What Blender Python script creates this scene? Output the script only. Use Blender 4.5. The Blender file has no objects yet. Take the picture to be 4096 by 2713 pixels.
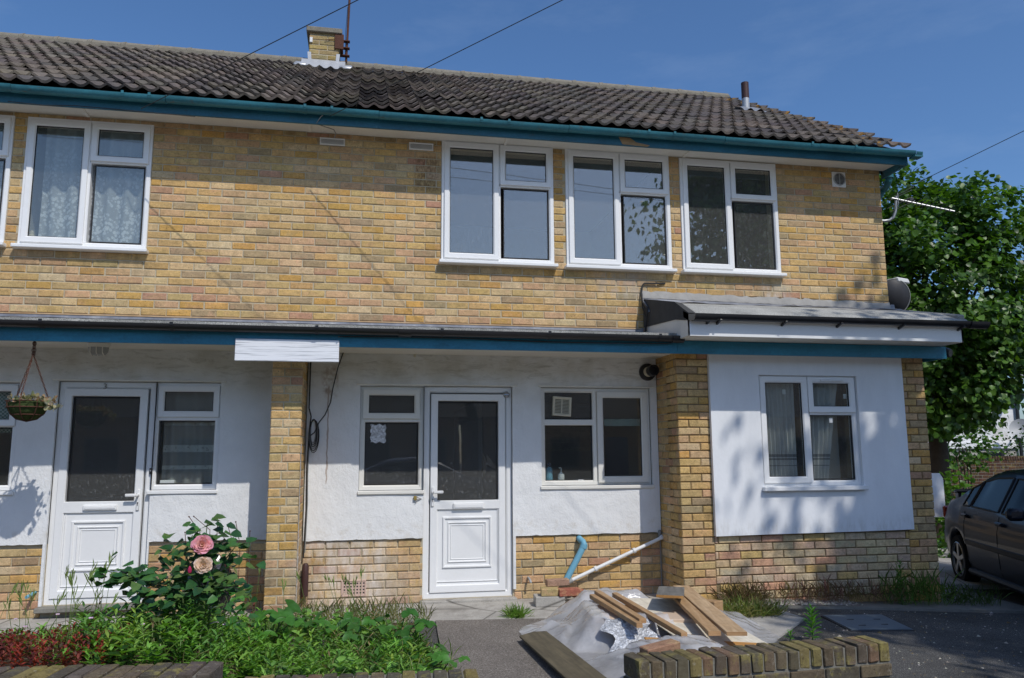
import bpy, math, random
import numpy as np
from mathutils import Vector, Matrix
random.seed(11); rng = np.random.default_rng(5)
S = bpy.context.scene
COL = S.collection
R = math.radians
# ---------------------------------------------------------------- camera
F, CX, CY, CZ, YAW, PIT, ROL = 3161.82, 3.1998, -7.8551, 1.3829, 0.187263, 0.147023, -0.005577
IW, IH = 4096, 2713
def _basis():
    f = Vector((math.sin(YAW)*math.cos(PIT), math.cos(YAW)*math.cos(PIT), math.sin(PIT)))
    r = Vector((math.cos(YAW), -math.sin(YAW), 0)); u = r.cross(f)
    return r*math.cos(ROL)+u*math.sin(ROL), u*math.cos(ROL)-r*math.sin(ROL), f
RV, UV, FV = _basis()
cam = bpy.data.cameras.new('camera'); camo = bpy.data.objects.new('camera', cam); COL.objects.link(camo)
cam.sensor_fit = 'HORIZONTAL'; cam.sensor_width = 36; cam.lens = 36*F/IW
cam.clip_start = .05; cam.clip_end = 1000
camo.matrix_world = Matrix(((RV.x, UV.x, -FV.x, CX), (RV.y, UV.y, -FV.y, CY), (RV.z, UV.z, -FV.z, CZ), (0, 0, 0, 1)))
S.camera = camo
# ---------------------------------------------------------------- sky, sun, exposure
SUN = Vector((.42, -1.0, 1.25)).normalized()          # towards the sun
W = bpy.data.worlds.new('World'); S.world = W; W.use_nodes = True
wn, wl = W.node_tree.nodes, W.node_tree.links
wn.clear()
sky = wn.new('ShaderNodeTexSky'); sky.sky_type = 'NISHITA'; sky.sun_disc = False
sky.sun_elevation = math.asin(SUN.z); sky.sun_rotation = math.atan2(SUN.x, SUN.y)
sky.altitude = 20; sky.air_density = 1.0; sky.dust_density = 1.3; sky.ozone_density = 8.0
tcw = wn.new('ShaderNodeTexCoord'); mpw = wn.new('ShaderNodeMapping'); mpw.inputs['Scale'].default_value = (1.2, 1.2, 4)
mpw.inputs['Rotation'].default_value = (0, .35, .5)
nzw = wn.new('ShaderNodeTexNoise'); nzw.inputs['Scale'].default_value = 2.2; nzw.inputs['Detail'].default_value = 8; nzw.inputs['Roughness'].default_value = .62
rpw = wn.new('ShaderNodeValToRGB'); rpw.color_ramp.elements[0].position = .5; rpw.color_ramp.elements[1].position = .85
mxw = wn.new('ShaderNodeMix'); mxw.data_type = 'RGBA'; mlw = wn.new('ShaderNodeMath'); mlw.operation = 'MULTIPLY'; mlw.inputs[1].default_value = .08
bgw = wn.new('ShaderNodeBackground'); bgw.inputs['Strength'].default_value = .125
outw = wn.new('ShaderNodeOutputWorld')
wl.new(tcw.outputs['Generated'], mpw.inputs['Vector']); wl.new(mpw.outputs['Vector'], nzw.inputs['Vector'])
wl.new(nzw.outputs['Fac'], rpw.inputs['Fac']); wl.new(rpw.outputs['Color'], mlw.inputs[0]); wl.new(mlw.outputs[0], mxw.inputs['Factor'])
hsw = wn.new('ShaderNodeHueSaturation'); hsw.inputs['Saturation'].default_value = 1.06; hsw.inputs['Value'].default_value = 1.09; wl.new(sky.outputs['Color'], hsw.inputs['Color']); wl.new(hsw.outputs['Color'], mxw.inputs['A']); mxw.inputs['B'].default_value = (8, 9, 10, 1)
wl.new(mxw.outputs['Result'], bgw.inputs['Color']); wl.new(bgw.outputs[0], outw.inputs['Surface'])
sl = bpy.data.lights.new('sun', 'SUN'); sl.energy = 3.0; sl.angle = R(.53); sl.color = (1, .965, .91)
slo = bpy.data.objects.new('sun', sl); COL.objects.link(slo); slo.rotation_euler = (-SUN).to_track_quat('-Z', 'Y').to_euler(); slo.location = (6, -15, 18)
S.render.engine = 'CYCLES'
S.view_settings.view_transform = 'Standard'; S.view_settings.look = 'None'; S.view_settings.gamma = 1; S.view_settings.exposure = 0
S.cycles.max_bounces = 6; S.cycles.transparent_max_bounces = 10; S.cycles.caustics_reflective = False; S.cycles.caustics_refractive = False
S.render.resolution_x, S.render.resolution_y = 1024, 678
# ---------------------------------------------------------------- a point of the place from a bearing and a known plane
def _ray(px, py):
    return FV + RV*((px-IW/2)/F) - UV*((py-IH/2)/F)
C0 = Vector((CX, CY, CZ))
def at(px, py, Y=0.0):
    d = _ray(px, py); return C0 + d*((Y-CY)/d.y)
def atz(px, py, z=0.0):
    d = _ray(px, py); return C0 + d*((z-CZ)/d.z)
def gz(x, y): return -.05*min(max(0.0, x-7.0), 4.5)
# ---------------------------------------------------------------- materials
class NT:
    def __init__(s, name):
        s.m = bpy.data.materials.new(name); s.m.use_nodes = True; s.t = s.m.node_tree; s.n = s.t.nodes; s.n.clear()
        s.out = s.n.new('ShaderNodeOutputMaterial'); s._tc = None
    def N(s, typ, **kw):
        n = s.n.new('ShaderNode'+typ)
        for k, v in kw.items(): setattr(n, k, v)
        return n
    def L(s, a, b): s.t.links.new(a, b)
    def pos(s, scale=(1, 1, 1)):
        if s._tc is None: s._tc = s.N('TexCoord')
        if scale == (1, 1, 1): return s._tc.outputs['Object']
        m = s.N('Mapping'); m.inputs['Scale'].default_value = scale; s.L(s._tc.outputs['Object'], m.inputs['Vector']); return m.outputs['Vector']
    def noise(s, scale, detail=3, rough=.55, sc=(1, 1, 1), dist=0):
        n = s.N('TexNoise'); n.inputs['Scale'].default_value = scale; n.inputs['Detail'].default_value = detail
        n.inputs['Roughness'].default_value = rough; n.inputs['Distortion'].default_value = dist; s.L(s.pos(sc), n.inputs['Vector']); return n.outputs['Fac']
    def voro(s, scale, out='Distance', sc=(1, 1, 1)):
        n = s.N('TexVoronoi'); n.inputs['Scale'].default_value = scale; s.L(s.pos(sc), n.inputs['Vector']); return n.outputs[out]
    def ramp(s, fac, stops):
        r = s.N('ValToRGB'); e = r.color_ramp.elements
        while len(e) < len(stops): e.new(.5)
        for i, (p, c) in enumerate(stops):
            e[i].position = p; e[i].color = (*c, 1) if isinstance(c, tuple) else (c, c, c, 1)
        s.L(fac, r.inputs['Fac']); return r.outputs['Color']
    def math(s, op, a, b=None, clamp=False):
        n = s.N('Math', operation=op, use_clamp=clamp)
        for i, x in enumerate((a, b)):
            if x is None: continue
            if isinstance(x, (int, float)): n.inputs[i].default_value = x
            else: s.L(x, n.inputs[i])
        return n.outputs[0]
    def mix(s, a, b, fac, blend='MIX'):
        n = s.N('Mix', data_type='RGBA', blend_type=blend)
        for k, x in (('A', a), ('B', b)):
            if isinstance(x, tuple): n.inputs[k].default_value = (*x, 1)
            elif isinstance(x, (int, float)): n.inputs[k].default_value = (x, x, x, 1)
            else: s.L(x, n.inputs[k])
        if isinstance(fac, (int, float)): n.inputs['Factor'].default_value = fac
        else: s.L(fac, n.inputs['Factor'])
        return n.outputs['Result']
    def attr(s, name='Col'):
        n = s.N('Attribute', attribute_name=name); return n.outputs['Color']
    def xyz(s):
        n = s.N('SeparateXYZ'); s.L(s.pos(), n.inputs[0]); return n.outputs
    def band(s, v, lo, hi, soft):
        a = s.N('MapRange'); a.inputs[1].default_value = lo-soft; a.inputs[2].default_value = lo; s.L(v, a.inputs[0])
        b = s.N('MapRange'); b.inputs[1].default_value = hi; b.inputs[2].default_value = hi+soft; b.inputs[3].default_value = 1; b.inputs[4].default_value = 0; s.L(v, b.inputs[0])
        return s.math('MULTIPLY', a.outputs[0], b.outputs[0])
    def schlick(s, r0):
        lw = s.N('LayerWeight'); lw.inputs[0].default_value = .5; return s.math('ADD', s.math('MULTIPLY', s.math('POWER', lw.outputs['Facing'], 5), 1-r0), r0)
    def bump(s, h, strength=.4, dist=.01):
        b = s.N('Bump'); b.inputs['Strength'].default_value = strength; b.inputs['Distance'].default_value = dist; s.L(h, b.inputs['Height']); return b.outputs['Normal']
    def bsdf(s, col, rough=.7, spec=.3, metal=0, nrm=None, coat=0, done=True, sheen=0):
        p = s.N('BsdfPrincipled')
        if isinstance(col, tuple): p.inputs['Base Color'].default_value = (*col, 1)
        else: s.L(col, p.inputs['Base Color'])
        if isinstance(rough, (int, float)): p.inputs['Roughness'].default_value = rough
        else: s.L(rough, p.inputs['Roughness'])
        p.inputs['Specular IOR Level'].default_value = spec; p.inputs['Metallic'].default_value = metal; p.inputs['Coat Weight'].default_value = coat
        p.inputs['Coat Roughness'].default_value = .04
        if nrm is not None: s.L(nrm, p.inputs['Normal'])
        if done: s.L(p.outputs[0], s.out.inputs['Surface'])
        return p.outputs[0]
    def shmix(s, a, b, fac, done=True):
        m = s.N('MixShader')
        if isinstance(fac, (int, float)): m.inputs[0].default_value = fac
        else: s.L(fac, m.inputs[0])
        s.L(a, m.inputs[1]); s.L(b, m.inputs[2])
        if done: s.L(m.outputs[0], s.out.inputs['Surface'])
        return m.outputs[0]
MATS = {}
def simple(name, col, rough=.6, spec=.3, var=.12, scale=6, metal=0, bump=0, bscale=40, coat=0, attr=False, sc=(1, 1, 1), fine=.06):
    t = NT(name); base = t.attr() if attr else col
    n = t.noise(scale, 4, .6, sc); v = t.math('ADD', t.math('MULTIPLY', n, 2*var), 1-var)
    n2 = t.noise(scale*13, 2, .6, sc); v = t.math('MULTIPLY', v, t.math('ADD', t.math('MULTIPLY', n2, 2*fine), 1-fine))
    c = t.mix(base, v, 1.0, 'MULTIPLY')
    nr = t.bump(t.noise(bscale, 4, .6, sc), bump, .01) if bump else None
    t.bsdf(c, rough, spec, metal, nr, coat); MATS[name] = t.m; return t.m
def brickmat(name, spots=.65, dirt=.25, stain=None, lichen=0):
    t = NT(name); c = t.attr()
    two = t.ramp(t.noise(7.5, 5, .7, (.8, 1, 1.6), .4), [(.50, 0.0), (.60, 1.0)]); c = t.mix(c, t.mix(c, t.ramp(t.noise(3.1, 2, .5), [(.42, (.62, .44, .22)), (.5, (.45, .30, .14)), (.58, (.58, .33, .20))]), .55), t.math('MULTIPLY', two, .75 if not lichen else 0))
    if lichen:
        c = t.mix(c, (.30, .26, .075), t.math('MULTIPLY', t.ramp(t.noise(9, 6, .7), [(.52, 0.0), (.62, 1.0)]), lichen)); c = t.mix(c, (.42, .40, .34), t.math('MULTIPLY', t.ramp(t.noise(26, 5, .7), [(.60, 0.0), (.68, 1.0)]), lichen*.8)); c = t.mix(c, (.03, .028, .022), t.math('MULTIPLY', t.ramp(t.noise(5, 5, .7), [(.5, 0.0), (.66, 1.0)]), lichen))
    n = t.noise(14, 5, .65); c = t.mix(c, t.ramp(n, [(.25, .8), (.5, 1.0), (.75, 1.15)]), 1.0, 'MULTIPLY')
    c = t.mix(c, t.ramp(t.noise(60, 3, .6), [(.3, .85), (.7, 1.12)]), 1.0, 'MULTIPLY')
    sp = t.ramp(t.noise(95, 2, .5), [(spots, 0.0), (spots+.05, 1.0)]); c = t.mix(c, (.05, .035, .02), t.math('MULTIPLY', sp, .75))
    c = t.mix(c, t.ramp(t.noise(32, 6, .75, (.7, 1, 1.2), .5), [(.3, .72), (.5, 1.0), (.72, 1.14)]), 1.0, 'MULTIPLY')
    d = t.ramp(t.noise(1.1, 4, .6), [(.42, 0.0), (.75, 1.0)]); c = t.mix(c, (.16, .12, .06), t.math('MULTIPLY', d, dirt))
    st_ = t.ramp(t.noise(2.6, 6, .7, (2.4, 1, .35)), [(.52, 0.0), (.72, 1.0)]); c = t.mix(c, (.13, .10, .06), t.math('MULTIPLY', st_, dirt*.9))
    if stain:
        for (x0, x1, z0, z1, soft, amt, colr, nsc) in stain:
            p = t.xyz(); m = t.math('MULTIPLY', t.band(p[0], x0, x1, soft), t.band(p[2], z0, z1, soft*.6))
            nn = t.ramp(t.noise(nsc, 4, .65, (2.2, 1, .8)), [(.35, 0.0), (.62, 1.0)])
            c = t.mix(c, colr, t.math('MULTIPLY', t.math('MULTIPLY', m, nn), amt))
    nr = t.bump(t.noise(70, 5, .7), .5, .006)
    t.bsdf(c, .88, .12, 0, nr); MATS[name] = t.m
STAINS = [(2.8, 3.35, -.1, .62, .25, .75, (.72, .66, .6), 5), (3.3, 3.7, .0, .4, .3, .35, (.6, .52, .46), 7),
          (5.7, 6.05, 3.1, 3.28, .18, .5, (.62, .57, .52), 6), (7.55, 7.75, 3.0, 3.2, .12, .6, (.66, .6, .54), 9), (3.7, 3.9, 4.1, 4.45, .05, .7, (.1, .05, .03), 26),
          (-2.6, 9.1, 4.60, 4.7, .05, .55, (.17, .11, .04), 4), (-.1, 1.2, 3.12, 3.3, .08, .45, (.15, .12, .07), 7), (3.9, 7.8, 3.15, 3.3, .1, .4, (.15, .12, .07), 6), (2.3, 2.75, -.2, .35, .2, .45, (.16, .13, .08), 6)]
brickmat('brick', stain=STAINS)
brickmat('brick_new', spots=.72, dirt=.15)
brickmat('brick_old', spots=.62, dirt=.4, lichen=.6)
simple('mortar', (.47, .405, .285), .95, .1, .2, 8, bump=.5, bscale=80)
simple('mortar_new', (.24, .18, .10), .95, .1, .2, 8, bump=.5, bscale=80)
simple('mortar_old', (.20, .19, .16), .95, .1, .35, 12, bump=.6, bscale=60)
# white stucco with grime under the soffit and a rust run
t = NT('stucco'); p = t.xyz()
c = t.mix((.78, .78, .77), t.ramp(t.noise(3, 4, .6), [(.3, .93), (.7, 1.03)]), 1.0, 'MULTIPLY')
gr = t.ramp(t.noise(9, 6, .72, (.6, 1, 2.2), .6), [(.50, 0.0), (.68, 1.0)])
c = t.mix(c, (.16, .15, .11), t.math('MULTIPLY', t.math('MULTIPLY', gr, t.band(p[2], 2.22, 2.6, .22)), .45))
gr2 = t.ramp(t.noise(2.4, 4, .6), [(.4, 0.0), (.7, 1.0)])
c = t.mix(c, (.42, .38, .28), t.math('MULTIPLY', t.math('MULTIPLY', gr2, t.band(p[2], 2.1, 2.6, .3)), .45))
wob = t.math('MULTIPLY', t.math('SUBTRACT', t.noise(7, 2, .5), .5), .05)
xr = t.math('ADD', p[0], wob)
run = t.math('MULTIPLY', t.band(xr, 2.873, 2.880, .006), t.band(p[2], 1.15, 2.05, .03))
blob = t.math('MULTIPLY', t.math('MULTIPLY', t.band(xr, 2.84, 2.93, .04), t.band(p[2], 2.0, 2.22, .07)), t.ramp(t.noise(16, 4, .6), [(.4, 0.0), (.6, 1.0)]))
c = t.mix(c, (.27, .16, .09), t.math('MULTIPLY', t.math('MAXIMUM', run, blob), .65))
st2 = t.math('MULTIPLY', t.band(p[2], .6, .72, .05), t.ramp(t.noise(12, 4, .6), [(.5, 0.0), (.7, 1.0)])); c = t.mix(c, (.55, .5, .42), t.math('MULTIPLY', st2, .5))
h = t.math('ADD', t.math('MULTIPLY', t.noise(11, 4, .6, (1, 1, .7)), 1.0), t.math('MULTIPLY', t.noise(55, 5, .7), .35))
t.bsdf(c, .82, .2, 0, t.bump(h, .55, .02)); MATS['stucco'] = t.m
t = NT('panel_white'); c = t.mix((.79, .80, .81), t.ramp(t.noise(2.2, 6, .7, (1.5, 1, .5)), [(.35, .93), (.65, 1.02)]), 1.0, 'MULTIPLY'); c = t.mix(c, (.45, .44, .40), t.math('MULTIPLY', t.ramp(t.noise(30, 4, .7), [(.66, 0.0), (.72, 1.0)]), .25)); pz_ = t.xyz(); c = t.mix(c, (.5, .48, .43), t.math('MULTIPLY', t.math('MULTIPLY', t.band(pz_[2], .55, .68, .12), t.ramp(t.noise(9, 5, .7, (2, 1, .6)), [(.45, 0.0), (.65, 1.0)])), .4)); t.bsdf(c, .55, .3, 0, t.bump(t.noise(22, 5, .65), .2, .008)); MATS['panel_white'] = t.m
simple('upvc', (.80, .80, .79), .32, .45, .05, 3, fine=.03)
simple('upvc_old', (.74, .72, .66), .38, .4, .07, 5, fine=.04)
simple('soffit_white', (.78, .75, .68), .6, .3, .12, 3)
simple('gasket', (.03, .03, .03), .6)
# glazing: thin, part mirror, a little dust
def glassmat(name, ior=.11, dust=.04, tint=(.93, .96, .95), mul=1.0):
    t = NT(name); tr = t.N('BsdfTransparent'); tr.inputs[0].default_value = (*tint, 1)
    gl = t.N('BsdfGlossy'); gl.inputs['Roughness'].default_value = .015; gl.inputs['Color'].default_value = (1, .955, .88, 1)
    wv = t.bump(t.noise(1.6, 2, .5), .012, .05); t.L(wv, gl.inputs['Normal'])
    a = t.shmix(tr.outputs[0], gl.outputs[0], t.math('MULTIPLY', t.schlick(ior), mul), False)
    df = t.N('BsdfDiffuse'); df.inputs[0].default_value = (.7, .7, .68, 1)
    dn = t.math('ADD', t.math('MULTIPLY', t.ramp(t.noise(45, 5, .75, (1, 1, .5)), [(.55, 0.0), (.8, 1.0)]), dust*2.2), dust*.55)
    t.shmix(a, df.outputs[0], dn); MATS[name] = t.m
glassmat('glass'); glassmat('glass_dusty', .16, .075); glassmat('glass_dark', .085, .11, (.6, .62, .62)); glassmat('car_glass', .045, .004, (.30, .35, .38), .55)
def paint(name, col, chip=(.1, .07, .05), amt=.5, rough=.45):
    t = NT(name); c = t.mix(col, t.ramp(t.noise(5, 5, .65, (.4, 1, 1)), [(.3, .7), (.7, 1.2)]), 1.0, 'MULTIPLY')
    ch = t.ramp(t.noise(16, 6, .7, (.5, 1, 1.4)), [(.60, 0.0), (.68, 1.0)]); c = t.mix(c, chip, t.math('MULTIPLY', ch, amt))
    sh = t.ramp(t.noise(40, 4, .6), [(.3, .85), (.7, 1.1)]); c = t.mix(c, sh, 1.0, 'MULTIPLY')
    t.bsdf(c, rough, .4, 0, t.bump(t.noise(45, 5, .7), .25, .006)); MATS[name] = t.m
paint('blue_gutter', (.032, .17, .215), amt=.6); paint('blue_fascia', (.02, .125, .18), amt=.4)
paint('blue_low', (.022, .18, .275), (.02, .05, .08), .2, .5)
simple('black_plastic', (.018, .018, .02), .35, .5, .3, 5)
simple('rust_steel', (.10, .045, .03), .85, .2, .4, 20)
simple('galv', (.42, .43, .44), .45, .5, .2, 12, metal=.4)
simple('alu', (.40, .41, .42), .4, .5, .1, 10, metal=.5)
simple('dark_metal', (.035, .035, .04), .5, .4, .2, 10)
simple('white_plastic', (.76, .76, .75), .4, .4, .05, 6)
simple('cream_plastic', (.62, .57, .44), .5, .3, .15, 12)
simple('terracotta_pale', (.55, .40, .33), .9, .1, .12, 10)
simple('brown_plastic', (.06, .03, .028), .5, .3, .2, 14)
simple('blue_pipe', (.16, .38, .50), .5, .3, .12, 10); simple('grey_plastic', (.38, .38, .37), .5, .3, .1, 10)
simple('cable', (.03, .03, .03), .6); simple('cable_grey', (.25, .25, .24), .6)
simple('brass', (.45, .33, .10), .4, .5, .15, 20, metal=.6)
simple('number_metal', (.25, .23, .18), .45, .5, .15, 20, metal=.5)
# lead and felt
t = NT('lead'); c = t.ramp(t.noise(6, 5, .65, (1, 1, 1.6)), [(.3, (.13, .135, .155)), (.55, (.22, .23, .26)), (.72, (.42, .41, .39))])
t.bsdf(c, .6, .4, .15, t.bump(t.noise(7, 4, .6, (1, 1, .5)), .4, .02)); MATS['lead'] = t.m
simple('cement', (.36, .345, .32), .95, .1, .3, 9, bump=.5, bscale=30)
t = NT('felt'); c = t.ramp(t.noise(160, 2, .6), [(.35, (.19, .19, .175)), (.62, (.50, .49, .45))]); c = t.mix(c, t.ramp(t.noise(3, 3, .6), [(.3, .75), (.7, 1.15)]), 1.0, 'MULTIPLY')
t.bsdf(c, .95, .1, 0, t.bump(t.noise(160, 2, .6), .6, .006)); MATS['felt'] = t.m
simple('felt_dark', (.07, .07, .068), .9, .15, .25, 10, bump=.4, bscale=150)
# concrete roof tiles with lichen
t = NT('roof_tile'); c = t.attr(); c = t.mix(c, t.ramp(t.noise(9, 5, .65), [(.3, .72), (.7, 1.25)]), 1.0, 'MULTIPLY')
l1 = t.ramp(t.noise(38, 4, .65), [(.60, 0.0), (.70, 1.0)]); c = t.mix(c, (.34, .32, .28), t.math('MULTIPLY', l1, .5))
c = t.mix(c, (.055, .05, .058), t.math('MULTIPLY', t.ramp(t.noise(4.5, 5, .7), [(.5, 0.0), (.7, 1.0)]), .6))
px = t.xyz(); oz = t.ramp(t.noise(8, 4, .6), [(.56, 0.0), (.64, 1.0)])
om = t.math('MAXIMUM', t.band(px[0], 8.75, 9.3, .12), t.math('MULTIPLY', t.band(px[1], 3.55, 4.2, .12), t.math('MAXIMUM', t.band(px[0], 8.2, 9.2, .5), t.band(px[0], 3.2, 3.9, .4))))
c = t.mix(c, (.38, .20, .03), t.math('MULTIPLY', t.math('MULTIPLY', oz, om), .8))
t.bsdf(c, .92, .12, 0, t.bump(t.noise(60, 5, .7), .6, .008)); MATS['roof_tile'] = t.m
simple('ridge', (.22, .20, .16), .95, .1, .35, 14, bump=.6, bscale=40)
# ground
t = NT('asphalt'); c = t.ramp(t.noise(150, 3, .7), [(.36, (.028, .027, .026)), (.56, (.085, .082, .077)), (.70, (.30, .29, .265))])
c = t.mix(c, t.ramp(t.noise(1.3, 5, .65), [(.3, .7), (.7, 1.35)]), 1.0, 'MULTIPLY')
c = t.mix(c, (.24, .22, .19), t.math('MULTIPLY', t.ramp(t.noise(2.1, 6, .7), [(.55, 0.0), (.75, 1.0)]), .35))
t.bsdf(c, .9, .2, 0, t.bump(t.noise(150, 3, .7), .7, .01)); MATS['asphalt'] = t.m
t = NT('aggregate'); c = t.ramp(t.noise(110, 3, .7), [(.34, (.09, .078, .068)), (.55, (.20, .175, .15)), (.74, (.46, .42, .37))])
c = t.mix(c, t.ramp(t.noise(1.7, 5, .65), [(.3, .78), (.7, 1.15)]), 1.0, 'MULTIPLY')
t.bsdf(c, .9, .2, 0, t.bump(t.noise(110, 3, .7), .6, .008)); MATS['aggregate'] = t.m
t = NT('concrete'); c = t.ramp(t.noise(3.5, 6, .7), [(.3, (.30, .28, .25)), (.7, (.47, .445, .40))]); c = t.mix(c, t.ramp(t.noise(90, 3, .7), [(.3, .8), (.7, 1.15)]), 1.0, 'MULTIPLY')
c = t.mix(c, (.13, .12, .10), t.math('MULTIPLY', t.ramp(t.noise(1.6, 7, .75, (1, 1, 1), .7), [(.52, 0.0), (.70, 1.0)]), .55))
ck_ = t.N('TexVoronoi', feature='DISTANCE_TO_EDGE'); ck_.inputs['Scale'].default_value = .9; t.L(t.pos(), ck_.inputs['Vector']); c = t.mix(c, (.06, .055, .045), t.ramp(ck_.outputs['Distance'], [(.0, .8), (.012, 0.0)]))
t.bsdf(c, .92, .15, 0, t.bump(t.noise(60, 4, .6), .4, .01)); MATS['concrete'] = t.m
simple('concrete_road', (.36, .345, .31), .92, .15, .2, 3)  # out of view, lightened to bounce sun up on to the soffits
simple('concrete_dark', (.20, .19, .165), .92, .15, .35, 3, bump=.5, bscale=60, fine=.2)
simple('soil', (.10, .075, .05), .97, .05, .4, 8, bump=.9, bscale=35, fine=.3)
simple('gravel', (.30, .27, .23), .9, .15, .3, 30, attr=True)
simple('leaf', (.1, .2, .05), .5, .35, .15, 9, attr=True)
def leafmat(name, trans=.35, rough=.45, gloss=.35):
    t = NT(name); c = t.attr(); c = t.mix(c, t.ramp(t.noise(30, 3, .6), [(.3, .8), (.7, 1.2)]), 1.0, 'MULTIPLY')
    a = t.bsdf(c, rough, gloss, done=False); tr = t.N('BsdfTranslucent'); t.L(t.mix(c, (1.25, 1.35, .5), 1.0, 'MULTIPLY'), tr.inputs[0])
    t.shmix(a, tr.outputs[0], trans); MATS[name] = t.m
leafmat('leaf', .32, .42, .4); leafmat('leaf_gloss', .18, .28, .55); leafmat('tree_leaf', .34, .4, .45); leafmat('petal', .35, .6, .2); leafmat('grass', .3, .5, .25)
simple('bark', (.075, .06, .048), .95, .1, .35, 10, bump=.8, bscale=25); simple('stem', (.07, .11, .04), .7, .2, .3, 12)
# timber, plastic film
def wood(name, a, b, sc=(1, 14, 14), scale=2.2, rough=.75):
    t = NT(name); c = t.ramp(t.noise(scale, 6, .65, sc, .3), [(.3, a), (.65, b)]); c = t.mix(c, t.ramp(t.noise(14, 4, .6), [(.3, .85), (.7, 1.1)]), 1.0, 'MULTIPLY')
    t.bsdf(c, rough, .25, 0, t.bump(t.noise(scale*3, 5, .6, sc), .2, .005)); MATS[name] = t.m
wood('wood', (.30, .17, .075), (.46, .30, .16)); wood('wood_ply', (.34, .21, .105), (.52, .37, .22)); wood('wood_grey', (.11, .105, .095), (.20, .19, .17))
wood('wood_dark', (.075, .062, .04), (.14, .115, .07)); wood('wood_white', (.58, .52, .41), (.72, .66, .54)); wood('wood_orange', (.38, .18, .05), (.50, .27, .09)); wood('wood_edge', (.36, .2, .09), (.5, .3, .15), (1, 1, 20), 4)
t = NT('film')
wr = t.bump(t.math('ADD', t.math('ADD', t.math('MULTIPLY', t.voro(7, 'Distance', (1, 1.7, 1)), .6), t.math('MULTIPLY', t.noise(9, 5, .65, (1, 1.6, 1), 1.2), .6)), t.math('MULTIPLY', t.noise(30, 3, .6, (1, 2, 1), .8), .25)), .4, .04)
tp = t.N('BsdfTransparent'); tp.inputs[0].default_value = (.93, .93, .94, 1)
df = t.N('BsdfDiffuse'); df.inputs[0].default_value = (.86, .86, .87, 1); tl = t.N('BsdfTranslucent'); tl.inputs[0].default_value = (.86, .84, .83, 1)
gl = t.N('BsdfGlossy'); gl.inputs['Roughness'].default_value = .13
for n in (df, tl, gl): t.L(wr, n.inputs['Normal'])
a = t.shmix(df.outputs[0], tl.outputs[0], .45, False)
cl = t.ramp(t.noise(3.5, 4, .6), [(.3, .42), (.7, .78)]); b = t.shmix(tp.outputs[0], a, cl, False)
t.shmix(b, gl.outputs[0], t.math('MULTIPLY', t.schlick(.06), 1.2, True)); MATS['film'] = t.m
t = NT('foil'); v = t.voro(75, 'Color'); sepv = t.N('SeparateColor'); t.L(v, sepv.inputs[0])
t.bsdf(t.ramp(sepv.outputs[0], [(.2, (.45, .46, .48)), (.9, (.8, .82, .85))]), .42, .5, .45, t.bump(t.noise(60, 3, .6), .9, .02)); MATS['foil'] = t.m
simple('card_box', (.55, .42, .31), .85, .1, .1, 3)
# nets and curtains
def net(name, col, open_, pat):
    t = NT(name); tr = t.N('BsdfTransparent'); d = t.N('BsdfDiffuse'); d.inputs[0].default_value = (*col, 1); l = t.N('BsdfTranslucent'); l.inputs[0].default_value = (*col, 1)
    a = t.shmix(d.outputs[0], l.outputs[0], .4, False)
    fac = pat(t) if pat else open_
    t.shmix(tr.outputs[0], a, fac); MATS[name] = t.m
def lace(t):
    p = t.xyz(); v = t.ramp(t.voro(30, 'Distance'), [(.40, 1.0), (.55, 0.0)]); nz = t.ramp(t.noise(7, 5, .65, (1, 1, .7)), [(.42, 0.0), (.50, 1.0)])
    low = t.N('MapRange'); low.inputs[1].default_value = 4.45; low.inputs[2].default_value = 3.7; t.L(p[2], low.inputs[0])
    return t.math('ADD', t.math('MULTIPLY', t.math('MULTIPLY', v, nz), t.math('MULTIPLY', low.outputs[0], .5)), .58, True)
net('lace_net', (.88, .89, .90), .5, lace)
def band_net(t):
    p = t.xyz(); b = t.math('MAXIMUM', t.band(p[2], 1.44, 1.50, .006), t.band(p[2], 1.28, 1.31, .006)); b = t.math('MAXIMUM', b, t.band(p[2], 1.69, 1.71, .006))
    v = t.ramp(t.voro(30, 'Distance'), [(.2, .3), (.34, 1.0)]); return t.math('ADD', t.math('MULTIPLY', t.math('MULTIPLY', b, v), .5), .5, True)
net('band_net', (.86, .86, .84), .3, band_net)
t = NT('stripe_curtain'); p = t.xyz(); s1 = t.math('MAXIMUM', t.band(p[2], 1.33, 1.345, .003), t.math('MAXIMUM', t.band(p[2], 1.36, 1.385, .003), t.band(p[2], 1.27, 1.275, .003)))
t.bsdf(t.mix((.56, .55, .53), (.24, .24, .25), s1), .9, .1); MATS['stripe_curtain'] = t.m
t = NT('gingham'); ck = t.N('TexChecker'); ck.inputs['Scale'].default_value = 60; ck.inputs[1].default_value = (.5, .58, .55, 1); ck.inputs[2].default_value = (.12, .24, .22, 1); t.L(t.pos(), ck.inputs[0]); t.bsdf(ck.outputs[0], .9, .1); MATS['gingham'] = t.m
simple('room', (.50, .46, .40), .9, .1, .05, 2); simple('room_floor', (.12, .09, .07), .8, .1, .1, 3); simple('white_matt', (.74, .74, .72), .8, .2, .05, 3)
t = NT('sign_white'); c = t.ramp(t.noise(5, 3, .55, (.6, 1, 22)), [(.52, (.80, .81, .83)), (.66, (.42, .43, .45))]); t.bsdf(c, .4, .4); MATS['sign_white'] = t.m
t = NT('car_paint'); t.bsdf(t.mix((.006, .007, .010), (.012, .014, .022), t.noise(2, 2, .5)), .35, .15, 0, None, .3); MATS['car_paint'] = t.m
simple('car_blue', (.012, .016, .05), .25, .5, .05, 2, coat=1.0); simple('car_trim', (.012, .012, .013), .55, .4, .2, 8); simple('tyre', (.012, .012, .012), .85, .2, .2, 12, bump=.3, bscale=60)
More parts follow.
